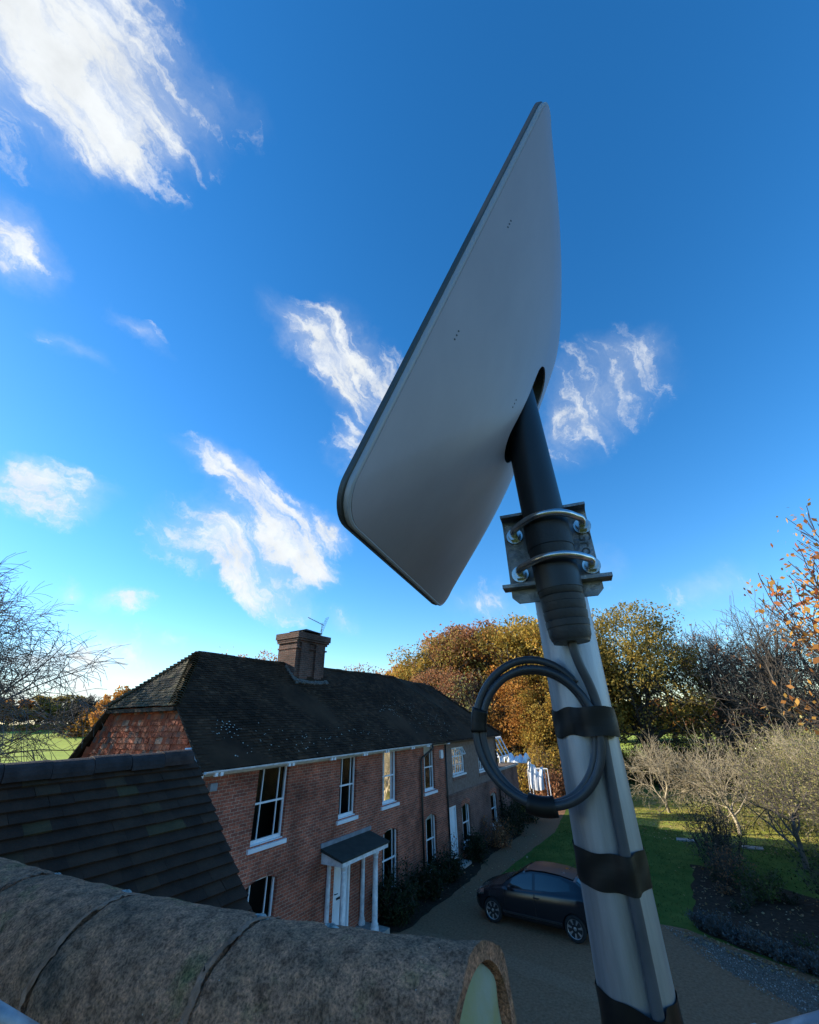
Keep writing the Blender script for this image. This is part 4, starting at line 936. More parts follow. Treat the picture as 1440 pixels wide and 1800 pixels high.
# scaffold rails at the lower corners
def ry(px, py, dist):
    v = rt*(px-720)/710+up*(900-py)/710+fw; return v/np.linalg.norm(v)*dist
for (a, b_, lab) in (((-170,1690),(74,1838),'pale metal tube rail crossing the lower left corner'), ((1345,1832),(1600,1762),'pale metal tube rail crossing the lower right corner')):
    p, q = ry(*a, .62), ry(*b_, .60)
    r_ = thing('scaffold_rail', lab, 'rail', tuple(p)); aslocal(MB().tube([p, q], .0075, 20), p).build('rail_tube', 'galv', r_, True)
    n_ = (q-p)/np.linalg.norm(q-p); aslocal(MB().tube([p-n_*.03, p], .010, 20), p).build('coupler', 'plate', r_, True)

# ================================================================== FLAT-ROOFED EXTENSION, CONSERVATORY ROOF, TARPAULIN
ext = thing('rear_extension', 'low flat roofed dull brick extension beyond the farmhouse', 'outbuilding', (-11.3,28,GZ))
MB().box(-2.2,.55,-.28,4.2,0,2.92).build('wall', 'dull_brick', ext)
MB().box(-2.3,.66,-.27,4.3,2.92,3.04).build('roof_edge', 'stone', ext)
MB().box(-2.2,.54,-.26,4.2,3.04,3.06).build('roof', 'gravel_pale', ext)
cs = thing('conservatory', 'white framed glazed conservatory roof with spiked cresting beyond the house', 'conservatory', (-12.1,31.5,-3.2))
fm = MB(); gl = MB()
A0 = [(-1.2,0,1.72),(.15,0,1.62)]; ylen = 2.2
for k in range(4):
    y = k*ylen/3
    fm.tube([(-.15,y,1.72),(.42,y,.62)], .035, 4); fm.tube([(.42,y,.62),(.42,y,0)], .04, 4)
fm.tube([(-.15,-.05,1.72),(-.15,ylen+.05,1.72)], .06, 6); fm.tube([(.42,-.05,.62),(.42,ylen+.05,.62)], .05, 4); fm.tube([(.42,-.05,.03),(.42,ylen+.05,.03)], .05, 4)
for k in range(4): x = -.15-k*.33; fm.tube([(-.15-.0,0,1.72),(-1.2,0,1.1)], .03, 4) if k == 3 else fm.tube([(.42-k*.42,0,.62-.0),(.42-k*.42,0,0)], .03, 4)
fm.tube([(-1.3,0,.62),(.42,0,.62)], .04, 4); fm.build('frame', 'white_paint', cs)
cr_ = MB()
for k in range(17): y = -.02+k*ylen/16; cr_.tube([(-.15,y,1.76),(-.15,y,1.95)], [.022,.006], 4)
for k in range(8): cr_.tube([(-.15-k*.13,0,1.76-k*.0),(-.15-k*.13,0,1.95)], [.022,.006], 4)
cr_.tube([(-.15,0,1.76),(-1.15,0,1.76)], .045, 4); cr_.build('cresting', 'white_paint', cs)
gl.add([(-.15,0,1.70),(-.15,ylen,1.70),(.42,ylen,.61),(.42,0,.61)], [(0,1,2,3)]); gl.add([(.42,0,0),(.42,ylen,0),(.42,ylen,.6),(.42,0,.6)], [(0,1,2,3)])
gl.add([(-1.3,.01,.0),(.42,.01,.0),(.42,.01,.61),(-.15,.01,1.7),(-1.3,.01,1.7)], [(0,1,2,3,4)]); gl.build('glazing', 'glass', cs)
tp = thing('tarpaulin', 'crumpled white tarpaulin sheet hung over a pale frame beyond the extension', 'tarpaulin', (-10.2,34.3,GZ)); tp.scale = (.62,.8,.95)
fm = MB(); 
for (x, y) in ((-.75,0),(1.25,0),(-.75,1.0),(1.25,1.0)): fm.tube([(x,y,0),(x,y,2.6)], .045, 6)
fm.tube([(-.75,0,2.6),(1.25,0,2.6)], .04, 6); fm.tube([(-.75,1,2.6),(1.25,1,2.6)], .04, 6); fm.build('frame', 'white_paint', tp)
n_ = 40; V = []; F = []
for i in range(n_+1):
    for j in range(n_+1):
        a, b_ = i/n_, j/n_; x = -.6+1.75*a*(1-.12*b_)+.1*b_; drop = b_**1.1*1.55
        z = 2.85+.28*math.sin(a*6.1+.5)*(1-b_)**2+.10*math.sin(a*17)*(1-b_)-drop*(.93+.07*math.cos(a*3.1-1.6)); y = -.12-.22*math.sin(b_*2.6)+.05*math.sin(a*19+b_*3)*(.3+b_)+.03*math.sin(a*43+b_*9)
        V.append((x, y, z))
for i in range(n_):
    for j in range(n_): q = i*(n_+1)+j; F.append((q, q+1, q+n_+2, q+n_+1))
npmesh('sheet', V, F, 'tarp', tp, True)
V = []; F = []
for i in range(n_+1):
    for j in range(13):
        a, b_ = i/n_, j/12; x = -2.9+3.3*a; z = 3.15+(.5*abs(math.sin(a*8.2+.6))**.7+.12*math.sin(a*23))*math.sin(b_*math.pi)**.6; y = -1.6+1.5*b_
        V.append((x, y, z))
for i in range(n_):
    for j in range(12): q = i*13+j; F.append((q, q+1, q+14, q+13))
tp2 = tag(npmesh('tarpaulin', V, F, 'tarp', None, True, (-10.35,34.0,GZ)), 'white tarpaulin humps lying on the flat extension roof', 'tarpaulin')
tp2.scale = (.42,.8,.95); tp2.modifiers.new('s', 'SOLIDIFY').thickness = .02

# ================================================================== CAR
yawc = math.atan2(16.37-16.51, -4.24+6.86)
car = thing('parked_car', 'dark grey three door hatchback parked on the gravel drive in front of the house', 'car', (-5.55, 17.30, GZ+.012), rz=yawc)
# local x: front = -x ; near side = -y.  half width profile
Wd = .84
def sec(x):
    """x station -> (zsill, half width at belt, z belt, half width roof, z roof)"""
    def I(xs, ys): return float(np.interp(x, xs, ys))
    hwid = I([-2.03,-1.98,-1.80,-1.4,-.8,.9,1.5,1.85,1.93],[.40,.60,.74,.82,Wd,Wd,.82,.74,.66])
    zb = I([-2.03,-1.98,-1.85,-1.3,-.92,-.3,.8,1.5,1.93],[.50,.62,.72,.86,.93,.95,1.0,1.02,.98])
    zr = I([-2.03,-1.98,-1.85,-1.3,-.95,-.62,-.30,.05,.5,1.0,1.45,1.72,1.93],[.52,.65,.77,.93,1.0,1.20,1.37,1.44,1.455,1.43,1.35,1.16,.99])
    wr = I([-2.03,-1.3,-.95,-.3,.05,1.0,1.45,1.93],[.38,.70,.74,.60,.57,.56,.55,.60])
    zs = I([-2.03,-1.9,-1.6,1.7,1.93],[.30,.22,.18,.20,.34])
    return zs, hwid, zb, wr, zr
xs = sorted(set(list(np.linspace(-2.03,1.93,67))+[-1.31-.33,-1.31+.33,1.31-.33,1.31+.33]))
def bodyring(x):
    zs, hwd, zb, wr, zr = sec(x); zm = (zs+zb)/2
    half = [(0,zs),(hwd*.85,zs),(hwd*.97,zs+.08),(hwd*1.0,zm-.05),(hwd*1.0,zm+.10),(hwd*.985,zb-.06),(hwd*.955,zb),(hwd*.93,zb+.012)]
    t = max(0, zr-zb-.012)
    for k_ in (.25,.5,.75,.93): half.append((hwd*.93+(wr-hwd*.93)*k_**1.1, zb+.012+t*k_))
    half.append((wr*.86, zr-.008)); half.append((wr*.5, zr+.012)); half.append((0, zr+.018))
    return [(x, -a, b_) for a, b_ in half]+[(x, a, b_) for a, b_ in half[-2:0:-1]]
# wheel arches are cut by boolean
bm_ = MB(); bm_.rings([bodyring(x) for x in xs]); body_ = bm_.build('body', 'car_paint', car, True, autos=38)
cu = MB()
for x in (-1.31, 1.31):
    for s_ in (-1, 1): cu.rings([[(x+.345*math.cos(q), s_*y, .315+.345*math.sin(q)) for q in np.linspace(0, 2*math.pi, 36, endpoint=False)] for y in (.58, 1.1)])
cuo = cu.build('cutter', None, None); cuo.matrix_world = Matrix.Translation(car.location) @ Matrix.Rotation(yawc, 4, 'Z')
bpy.context.view_layer.update(); bo = body_.modifiers.new('b', 'BOOLEAN'); bo.operation = 'DIFFERENCE'; bo.object = cuo; bo.solver = 'EXACT'
bpy.context.view_layer.update(); nm = bpy.data.meshes.new_from_object(body_.evaluated_get(bpy.context.evaluated_depsgraph_get()))
body_.modifiers.clear()
if len(nm.polygons) > 500: body_.data = nm
bpy.data.objects.remove(cuo)
body_.data.materials.clear(); body_.data.materials.append(MATS['car_paint'])
def gpoly(P, name, m, dz=.004):
    """side window from (x, k) points, k 0..1 from belt to roof; both sides"""
    for s_ in (-1, 1):
        vs = []; nb = len(P)
        cols = []
        for (x, k0, k1) in P:
            zs, hwd, zb, wr, zr = sec(x); t = max(0, zr-zb-.012); c = []
            for k_ in np.linspace(k0, k1, 7): c.append((x, s_*(hwd*.93+(wr-hwd*.93)*max(k_,0)**1.1+dz), zb+.012+t*k_))
            cols.append(c)
        MBx = MB(); MBx.rings(cols, close=False, cap=False); MBx.build(name, m, car, True)
fx = np.linspace(-.80, .10, 12); gpoly([(x, .06, min(.86, .10+max(0,(x+.80))*3.2)) for x in fx], 'side_window', 'car_glass')
rx_ = np.linspace(.19, 1.28, 12); gpoly([(x, .08+max(0,x-.75)*.38, .86-max(0,x-.95)*.55) for x in rx_], 'side_window', 'car_glass')
def strip(x0, x1, name, m, w0, dz=.006):
    rg = []
    for x in np.linspace(x0, x1, 8):
        zs, hwd, zb, wr, zr = sec(x); rg.append([(x, wr*w_, zr+dz+.018*(1-abs(w_))) for w_ in np.linspace(-w0, w0, 9)])
    MB().rings(rg, close=False, cap=False).build(name, m, car, True)
strip(-.90, -.26, 'windscreen', 'car_glass', .93); strip(1.47, 1.74, 'rear_window', 'car_glass', .85); strip(-.18, 1.38, 'roof_panel', 'car_roof', .93)
for s_ in (-1, 1):
    h_ = MB(); P = []
    for x in np.linspace(-1.98, -1.62, 7):
        zs, hwd, zb, wr, zr = sec(x); P.append([(x, s_*(hwd*1.006), zb-.10-.02*(x+1.98)), (x, s_*(hwd*.99+.004), zb-.02), (x, s_*(hwd*.93), zb+.022)])
    h_.rings(P, close=False, cap=False); h_.build('headlight', 'chrome', car, True)
    mi = MB(); mi.rings([[(-.62+e*.06+.09*math.cos(q)*w_, s_*(Wd+.10+e*.0)+.07*math.sin(q)*w_*0+s_*.0+.0, 1.0+.06*math.sin(q)*w_) for q in np.linspace(0, 2*math.pi, 12, endpoint=False)] for e, w_ in ((-1,.5),(-.6,.95),(.6,1.),(1,.85))]); 
    mi = MB(); mi.obox((-.62, s_*(Wd+.07), 1.0), (1,0,0), (0,1,0), (0,0,1), .05, .085, .055); mi.obox((-.60, s_*(Wd-.04), .95), (1,0,0), (0,1,0), (0,0,1), .03, .06, .02); mo = mi.build('wing_mirror', 'car_paint', car)
    bv = mo.modifiers.new('b', 'BEVEL'); bv.width = .02; bv.segments = 3
    dh = MB(); zh = .84; dh.obox((.22, s_*(Wd+.012), zh), (1,0,0), (0,1,0), (0,0,1), .09, .012, .014); dh.build('door_handle', 'car_trim', car)
    rb = MB(); rg = [[(x, s_*(Wd+.006), z+dz_) for dz_ in (-.025, .025)] for x, z in ((-.95,.42),(.95,.44))]; rb.rings([[(x, s_*(sec(x)[1]+e), .36+dz_) for (e, dz_) in ((-.01,-.03),(.012,-.02),(.012,.02),(-.01,.03))] for x in np.linspace(-.95,.95,6)]); rb.build('side_trim', 'car_trim', car)
    for x in (-.86, .16):   # door gaps
        zs, hwd, zb, wr, zr = sec(x); MB().box(x-.004, x+.004, s_*hwd-.006, s_*hwd+.0035, zs+.1, zb-.04).build('door_gap', 'car_trim', car)
    tl = MB(); tl.rings([[(x, s_*(sec(x)[1]+.004), z) for z in (.80,.98)] for x in (1.70,1.80,1.90)], close=False, cap=False); tl.build('tail_light', 'leaf_maple', car)
for x in (-1.31, 1.31):
    for s_ in (-1, 1):
        prof = [(.66,.20),(.665,.285),(.69,.308),(.74,.315),(.80,.312),(.835,.295),(.840,.235),(.825,.222)]
        wm = MB(); wm.rings([[(x+r_*math.cos(q), s_*y, .315+r_*math.sin(q)) for q in np.linspace(0, 2*math.pi, 36, endpoint=False)] for y, r_ in prof])
        wo_ = wm.build('wheel', 'tyre', car, True, autos=40)
        rm = MB(); rm.rings([[(x+r_*math.cos(q), s_*y, .315+r_*math.sin(q)) for q in np.linspace(0, 2*math.pi, 36, endpoint=False)] for y, r_ in ((.829,.226),(.836,.222),(.822,.205),(.77,.200))], cap=False)
        for k in range(7):
            a = 2*math.pi*k/7+.2; c_, sn2 = math.cos(a), math.sin(a)
            pa = lambda r_, w_, y: (x+c_*r_-sn2*w_, s_*y, .315+sn2*r_+c_*w_)
            rm.rings([[pa(.03,-.022,.800), pa(.03,.022,.800), pa(.03,.022,.815), pa(.03,-.022,.815)], [pa(.13,-.020,.812), pa(.13,.020,.812), pa(.13,.018,.830), pa(.13,-.018,.830)], [pa(.212,-.038,.815), pa(.212,.038,.815), pa(.212,.034,.832), pa(.212,-.034,.832)]])
        rm.rings([[(x+r_*math.cos(q), s_*y, .315+r_*math.sin(q)) for q in np.linspace(0, 2*math.pi, 16, endpoint=False)] for y, r_ in ((.79,.05),(.825,.045),(.832,.03))])
        rm.build('rim', 'alloy', wo_, True, autos=35)
        MB().rings([[(x+r_*math.cos(q), s_*y, .315+r_*math.sin(q)) for q in np.linspace(0, 2*math.pi, 24, endpoint=False)] for y, r_ in ((.76,.19),(.77,.19))]).build('brake_disc', 'car_trim', wo_)
MB().tube([(1.15,0,1.47),(1.35,0,1.62)], .006, 5).build('aerial', 'car_trim', car)
MB().box(-2.035,-1.99,-.35,.35,.30,.44).build('grille', 'car_trim', car)

# ================================================================== TREES
def skeleton(r, H, r0, kids=(6,5,4,3), spread=.75, up=.35, trunk=.28, wander=.12, lenr=.62, lean=(0,0), maxd=5, droop=0., start=.35, crownfill=1.):
    """returns segments (p0,p1,ra,rb,level) and twig points with directions"""
    segs = []; tips = []
    def grow(p, d, L_, ra, lev):
        n = max(3, int(5-lev*.5)); pts = [p]; rad = [ra]; rb = ra*(.45 if lev < maxd else .4)
        for i in range(n):
            d = d+r.normal(0, wander, 3)+np.array((0,0,up*.12 if lev else .02))+(np.array((0,0,-droop*.25*lev)) if lev >= 2 else 0); d = d/np.linalg.norm(d)
            p = p+d*L_/n; pts.append(p); rad.append(ra+(rb-ra)*(i+1)/n); segs.append((pts[-2], p, rad[-2], rad[-1], lev))
            if lev >= maxd-1: tips.append((p, d, lev))
        if lev >= maxd: return
        k = kids[min(lev, len(kids)-1)]
        for j in range(k):
            f = (start if lev == 0 else .25)+(1-(start if lev == 0 else .25))*((j+r.random()*.8)/k); f = min(f, .98); i = min(n-1, int(f*n)); q = pts[i]+(pts[i+1]-pts[i])*(f*n-i)
            az = r.random()*2*math.pi if lev else (j*2.4+r.random()); dd = pts[i+1]-pts[i]; dd /= np.linalg.norm(dd)
            s = np.cross(dd, (math.cos(az), math.sin(az), .3)); s /= np.linalg.norm(s)+1e-9
            ang = spread*(1.15-.35*f)*(.8+.4*r.random()); nd = dd*math.cos(ang)+s*math.sin(ang)
            grow(q, nd, L_*lenr*(1.15-.45*f if lev == 0 else 1)*(.75+.5*r.random()), (ra+(rb-ra)*f)*.62, lev+1)
        if lev: grow(pts[-1], d, L_*.6, rb, lev+1)
        else: grow(pts[-1], d, L_*.55, rb, 1)
    grow(np.array((0.,0,0)), np.array((lean[0],lean[1],1.))/np.linalg.norm((lean[0],lean[1],1.)), H*trunk/.55, r0, 0)
    return segs, tips
def segmesh(segs, minr=.008, k_=(7,6,5,4,3,3,3)):
    Vs = []; Fs = []; n0 = 0
    out = {}
    for sgs in segs: out.setdefault(k_[min(sgs[4], len(k_)-1)], []).append(sgs)
    for k, L_ in out.items():
        A_ = np.array([q[0] for q in L_]); B_ = np.array([q[1] for q in L_]); ra = np.maximum([q[2] for q in L_], minr); rb = np.maximum([q[3] for q in L_], minr)
        t = B_-A_; t /= np.linalg.norm(t, axis=1)[:,None]+1e-9; x = np.cross(t, np.where(np.abs(t[:,2:3]) < .9, np.array([[0,0,1.]]), np.array([[1.,0,0]]))); x /= np.linalg.norm(x, axis=1)[:,None]+1e-9; y = np.cross(t, x)
        q = np.linspace(0, 2*math.pi, k, endpoint=False); c, s = np.cos(q)[None,:,None], np.sin(q)[None,:,None]
        ring = x[:,None]*c+y[:,None]*s
        V = np.concatenate([A_[:,None]+ring*ra[:,None,None], (B_+t*rb[:,None]*.3)[:,None]+ring*rb[:,None,None]], 1)   # m,2k,3
        m = len(L_); base = n0+np.arange(m)[:,None]*2*k; j = np.arange(k)[None]; j2 = (j+1) % k
        F = np.stack([base+j, base+j2, base+j2+k, base+j+k], 2).reshape(-1,4)
        Vs.append(V.reshape(-1,3)); Fs.append(F); n0 += m*2*k
    return np.concatenate(Vs), np.concatenate(Fs)
def tree(name, label, cat, loc, H, seed, leaf=None, bark='bark_dark', nleaf=6000, lsize=.3, r0=.3, minr=.012, keep=1., group=None, leafjit=.45, lowleaf=None, parts=True, clumps=None, **kw):
    r = np.random.default_rng(seed); segs, tips = skeleton(r, H, r0, **kw)
    zmax = max(q[1][2] for q in segs); s = H/zmax; segs = [(a*s, b*s, c, d, l) for a, b, c, d, l in segs]; tips = [(a*s, d, l) for a, d, l in tips]
    if clumps:
        _, rx, rz, cz = clumps
        segs = [q for q in segs if q[4] < 2 and q[1][2] < (cz+rz)*H*.97 or ((q[1][0]**2+q[1][1]**2)/(rx*H*1.02)**2+((q[1][2]-cz*H)/(rz*H*1.0))**2) < 1]
    root = thing(name, label, cat, loc, group)
    tr = [q for q in segs if q[4] <= 1]; tw = [q for q in segs if q[4] > 1]
    npmesh('trunk', *segmesh(tr, minr), bark, root, True)
    if tw: npmesh('twigs' if not leaf or keep < 1 else 'branches', *segmesh(tw, minr), bark, root)
    if leaf:
        T = np.array([t[0] for t in tips]); 
        if keep < 1:
            # leaves in patches only
            c = r.normal(size=(3,3)); ph = np.sin(T@c.T*1.1/ (H/9)).sum(1); T = T[ph > np.quantile(ph, 1-keep)]
        if clumps:
            nc, rx, rz, cz = clumps; C = []
            while len(C) < nc:
                d = r.normal(size=3); d /= np.linalg.norm(d)
                if d[2] < -.75: continue
                m_ = r.uniform(.45, 1.)**.5; c = np.array((d[0]*rx*H*m_, d[1]*rx*H*m_, cz*H+d[2]*rz*H*m_)); C.append((c, H*r.uniform(.06, .125)))
            per = int(nleaf*.85/nc); PP = []
            for c, q in C:
                d = r.normal(size=(per,3)); d /= np.linalg.norm(d, axis=1)[:,None]; PP.append(c+d*(q*r.uniform(.35, 1.0, (per,1))**.45)*np.array((1,1,.72))+r.normal(0, .12, (per,3)))
            T2 = T[np.abs(T[:,2]-cz*H) < rz*H*1.02] if len(T) else T; T2 = T2[np.hypot(T2[:,0],T2[:,1]) < rx*H*1.05]
            e_ = int(nleaf*.15); idx = r.integers(0, len(T2), e_); PP.append(T2[idx]+r.normal(0, .3, (e_,3))); P = np.concatenate(PP)
        else: idx = r.integers(0, len(T), nleaf); P = T[idx]+r.normal(0, leafjit, (nleaf,3))*np.array((1,1,.8))
        if lowleaf is not None: P = P[P[:,2] > lowleaf]
        global rng; sv_ = rng; rng = r
        leaves('crown', leaf, P, lsize, root, flat=1.)
        rng = sv_
    return root
GRP = 'autumn oaks of the wood behind the farmhouse'
oak = dict(kids=(8,5,4,3), spread=1.02, up=.28, trunk=.30, lenr=.66, maxd=4, wander=.16, start=.3)
def oakproto(seed, H, leaf, n=10500, ls=.33, **k):
    kw = dict(oak); kw.update(k)
    return kw
# the wood, left to right (azimuth from the viewer, distance, height, foliage)
WOOD = [(141.2,62,15.6,'leaf_orange',.8,'rust coloured oak whose crown shows left of the chimney'),
 (127.2,70,14.2,'leaf_rust',.45,'thin purplish brown crown rising alone behind the roof ridge'),
 (120.6,60,13.2,'leaf_orange',1,'orange tree at the left end of the wood'),
 (118.2,57,15.6,'leaf_gold',1,'yellow gold oak on the left slope of the wood'),
 (115.0,55,16.6,'leaf_olive',1,'olive green oak in the left part of the wood'),
 (112.0,56,17.6,'leaf_rust',1,'reddish brown oak, highest in the middle of the wood'),
 (109.5,53,16.2,'leaf_orange',1,'bright orange oak just left of the steel pole'),
 (106.0,52,16.8,'leaf_olive',1,'olive and gold oak directly left of the cable coil'),
 (103.3,50,17.2,'leaf_gold',1,'golden oak rising immediately left of the steel pole top'),
 (100.5,48,14.0,'leaf_olive',1,'shorter olive oak mostly hidden behind the pole'),
 (117.0,49,11.5,'leaf_rust',1,'lower russet tree in front of the wood behind the roof end'),
 (111.5,46,10.6,'leaf_pale',.5,'half bare greyish tree with pale stems in front of the wood'),
 (107.2,45,10.0,'leaf_orange',1,'lower orange tree seen through the cable coil'),
 (103.0,43,9.2,'leaf_gold',1,'low golden tree seen through the coil beside the pole')]
protos = {}
for i, (az, ds, H, lf, dn, lab) in enumerate(WOOD):
    p = polar(az, ds, GZ)
    if dn < 1:
        tree('oak_tree', lab, 'tree', p, H, 40+i, lf, 'bark_grey' if lf == 'leaf_pale' else 'bark_dark', int(7000*dn), .26, .35, .022, group=GRP, clumps=(26,.38,.36,.60) if lf != 'leaf_pale' else None, **dict(oak, kids=(7,5,4,4), maxd=4, up=.15))
    else:
        key = i % 3
        if key not in protos:
            protos[key] = (tree('oak_tree', lab, 'tree', p, H, 60+key, lf, 'bark_dark', 22000, .25, .42, .03, group=GRP, leafjit=.55, clumps=(75,.37,.36,.60), **dict(oak, up=.15, lenr=.60)), H)
        else:
            pr_, H0 = protos[key]; k = H/H0
            dup(pr_, p, rz=1.3*i, scale=(k*1.05, k*1.05, k), label=lab, group=GRP, mats={'crown': lf})
# big oak right of the pole
tree('oak_tree', 'large olive brown oak with leafy crown just right of the steel pole', 'tree', polar(93.4, 47, GZ), 17.2, 91, 'leaf_olive', 'bark_dark', 20000, .23, .5, .03, leafjit=.42, group=None, clumps=(80,.29,.44,.54), **dict(oak, spread=.85, kids=(9,5,4,3), start=.22, lenr=.56))
# bare oaks
bare = dict(kids=(7,4,4,3,2), spread=.92, up=.38, trunk=.18, lenr=.74, maxd=5, wander=.16, start=.25)
tree('bare_oak', 'nearly bare dark oak with a broad crown, left of the two in the gap', 'tree', polar(86.2, 50, GZ), 16.8, 12, 'leaf_rust', 'bark_grey', 1600, .2, .62, .016, keep=.35, leafjit=.3, **bare)
tree('bare_oak', 'tall bare dark oak with upswept branches near the right edge', 'tree', polar(81.0, 47, GZ), 17.0, 19, 'leaf_rust', 'bark_grey', 800, .18, .65, .016, keep=.2, leafjit=.3, **bare)
tree('bare_oak', 'bare dark oak partly hidden by the maple leaves at the right edge', 'tree', polar(76.0, 50, GZ), 16.6, 23, None, 'bark_grey', 0, .2, .55, .016, **bare)
# maple at the right edge, close
tree('maple_tree', 'maple with large orange and yellow leaves at the right edge of the view', 'tree', polar(66.9, 17, GZ), 12.4, 31, 'leaf_maple', 'bark_dark', 5200, .165, .22, .012, leafjit=.28, **dict(kids=(7,5,4), spread=.55, up=.6, trunk=.34, lenr=.55, maxd=4, wander=.12, start=.35))
# bare birch at the left edge
tree('bare_birch', 'bare birch with fine drooping twigs at the left edge', 'tree', polar(171.3, 21, GZ), 13.8, 5, None, 'bark_birch', 0, .1, .2, .0075, **dict(kids=(17,10,9,8), spread=.74, up=.35, trunk=.40, lenr=.60, maxd=4, wander=.13, droop=.25, start=.18))
# orchard trees on the garden lawn
orch = dict(kids=(6,5,4,3), spread=.78, up=.12, trunk=.17, lenr=.80, maxd=4, wander=.24, start=.15)
for i, (x, y, H, seed, lf, n, lab) in enumerate([
    (-2.3,37.2,5.0,101,'leaf_pale',250,'bare pale orchard tree standing alone nearest the pole'),
    (1.1,32.6,5.4,102,'leaf_pale',350,'bare orchard tree with a forked pale trunk in the middle of the lawn'),
    (.4,37.5,5.6,103,'leaf_pale',300,'bare grey orchard tree behind the forked one'),
    (3.6,33.5,6.0,104,'leaf_pale',2600,'orchard tree keeping a few yellow leaves, right of the forked one'),
    (2.9,27.4,5.6,105,'leaf_pale',3500,'leaning shrubby tree with yellow green leaves near the flower bed'),
    (5.6,31.0,6.4,106,'leaf_pale',7500,'dense twiggy tree with yellow green leaves at the right edge'),
    (4.4,24.6,5.0,107,'leaf_pale',3200,'low spreading twiggy tree over the flower bed at the right edge'),
    (5.2,38.5,6.2,108,'leaf_pale',4500,'yellowing orchard tree in the back row at the right')]):
    tree('orchard_tree', lab, 'tree', (x, y, GZ), H, seed, lf, 'bark_pale' if i not in (4,6) else 'bark_grey', n, .085, .11, .0065, group='orchard trees on the garden lawn', leafjit=.12, **dict(orch, lean=(.15 if i in (4,6) else .02*i, 0), spread=.70+.03*(i % 3)))
# shrubs
def shrub(name, label, loc, H, W, seed, leaf, n, ls, bark='bark_grey', stems=26, cat='shrub', group=None, flat=1., D=None):
    r = np.random.default_rng(seed); segs = []; P = []; D = D or W
    for i in range(stems):
        a = r.random()*2*math.pi; b = math.sqrt(r.random()); d = np.array((math.cos(a)*b*W*.5, math.sin(a)*b*D*.5, H*(.65+.35*r.random())*(1-.35*b)))
        p = np.array((d[0]*.25, d[1]*.25, 0)); q = p; k = 5
        for j in range(k):
            f = (j+1)/k; nq = np.array((p[0]+(d[0]-p[0])*f**.8, p[1]+(d[1]-p[1])*f**.8, d[2]*f))+r.normal(0, .03*H, 3)*(f < 1); segs.append((q, nq, .018*(1-f*.7)*H*.5, .018*(1-f*.8)*H*.5, 3))
            for _ in range(2):
                e = nq+r.normal(0, .13*H, 3)+np.array((0,0,.08*H)); segs.append((nq, e, .006*H*.5, .004*H*.5, 5)); P += [nq+(e-nq)*t for t in (.3,.6,.8,1.)]
            q = nq
    P = np.array(P); root = thing(name, label, cat, loc, group)
    npmesh('stems', *segmesh(segs, .006), bark, root)
    idx = r.integers(0, len(P), n); Q = P[idx]+r.normal(0, .07*H, (n,3)); Q[:,2] = np.abs(Q[:,2])
    global rng; sv_ = rng; rng = r; leaves('foliage', leaf, Q, ls, root, flat=flat); rng = sv_
    return root
shrub('garden_bush', 'dark evergreen bush right of the porch', (-9.75,15.25,GZ), 1.15, 1.5, 1, 'leaf_dark', 4200, .09)
shrub('garden_bush', 'dark bush under the downpipe', (-9.85,17.4,GZ), 1.0, 1.3, 2, 'leaf_dark', 2600, .09)
shrub('climbing_rose', 'thin rose climbing beside the second ground floor window', (-10.1,16.0,GZ), 1.7, .8, 3, 'leaf_dark', 350, .07, stems=12, cat='plant')
shrub('garden_bush', 'low bush beneath the third ground floor window', (-9.9,19.2,GZ), .95, 1.4, 4, 'leaf_dark', 2400, .09)
shrub('climbing_rose', 'bare rose stems left of the side door', (-10.15,20.2,GZ), 1.5, .8, 5, 'leaf_rust', 260, .07, stems=12, cat='plant')
shrub('garden_bush', 'dark clipped bush right of the side door', (-9.9,22.2,GZ), 1.1, 1.2, 6, 'leaf_dark', 2600, .09)
shrub('garden_bush', 'brownish shrub below the far ground floor window', (-9.7,25.0,GZ), 1.3, 2.0, 7, 'leaf_rust', 1500, .09)
shrub('garden_bush', 'dark shrub at the far corner of the house', (-9.8,27.6,GZ), 1.7, 2.0, 8, 'leaf_dark', 2600, .10)
shrub('garden_bush', 'dark shrub against the extension wall', (-10.0,31.0,GZ), 1.7, 2.6, 9, 'leaf_dark', 2600, .10)
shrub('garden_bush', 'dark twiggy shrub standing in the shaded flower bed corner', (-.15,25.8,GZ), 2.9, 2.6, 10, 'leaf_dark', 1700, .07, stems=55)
shrub('garden_bush', 'olive green low bush in the flower bed', (.9,22.7,GZ), 1.0, 1.6, 11, 'leaf_green', 1700, .08)
shrub('garden_bush', 'brown leafed shrub in the flower bed near the lawn edge', (.1,23.7,GZ), 1.3, 1.6, 12, 'leaf_rust', 700, .08, stems=34)
shrub('garden_bush', 'dark prickly shrub at the right of the flower bed', (3.1,22.6,GZ), 1.8, 2.2, 13, 'leaf_dark', 1700, .08, stems=45)
for i in range(12):
    f = i/11; x, y = -1.05+f*4.6, 19.15-f*3.25-.1*math.sin(f*6)
    shrub('lavender_clump', ['grey green lavender clump at the lawn corner of the gravel'] [0] if i == 0 else 'grey green lavender clump in the row edging the gravel', (x, y+.15, GZ), .45+.1*math.sin(i*2.3), .75, 200+i, 'leaf_lavender', 900, .055, stems=30, cat='plant', group='lavender clumps edging the gravel' if i else None)
for i in range(22):
    x, y = scatter([(-1.0,19.8),(1.8,18.3),(6,15.6),(9,18),(2.8,22.6),(.6,24.4),(-1.0,25.2)], 1, 0)[0][:2]
    shrub('bed_plant', 'withered low plant among fallen leaves in the flower bed', (x, y, GZ), random.uniform(.25,.6), random.uniform(.4,.8), 300+i, random.choice(['leaf_dark','leaf_rust','leaf_green']), 240, .06, stems=16, cat='plant', group='withered plants in the flower bed')
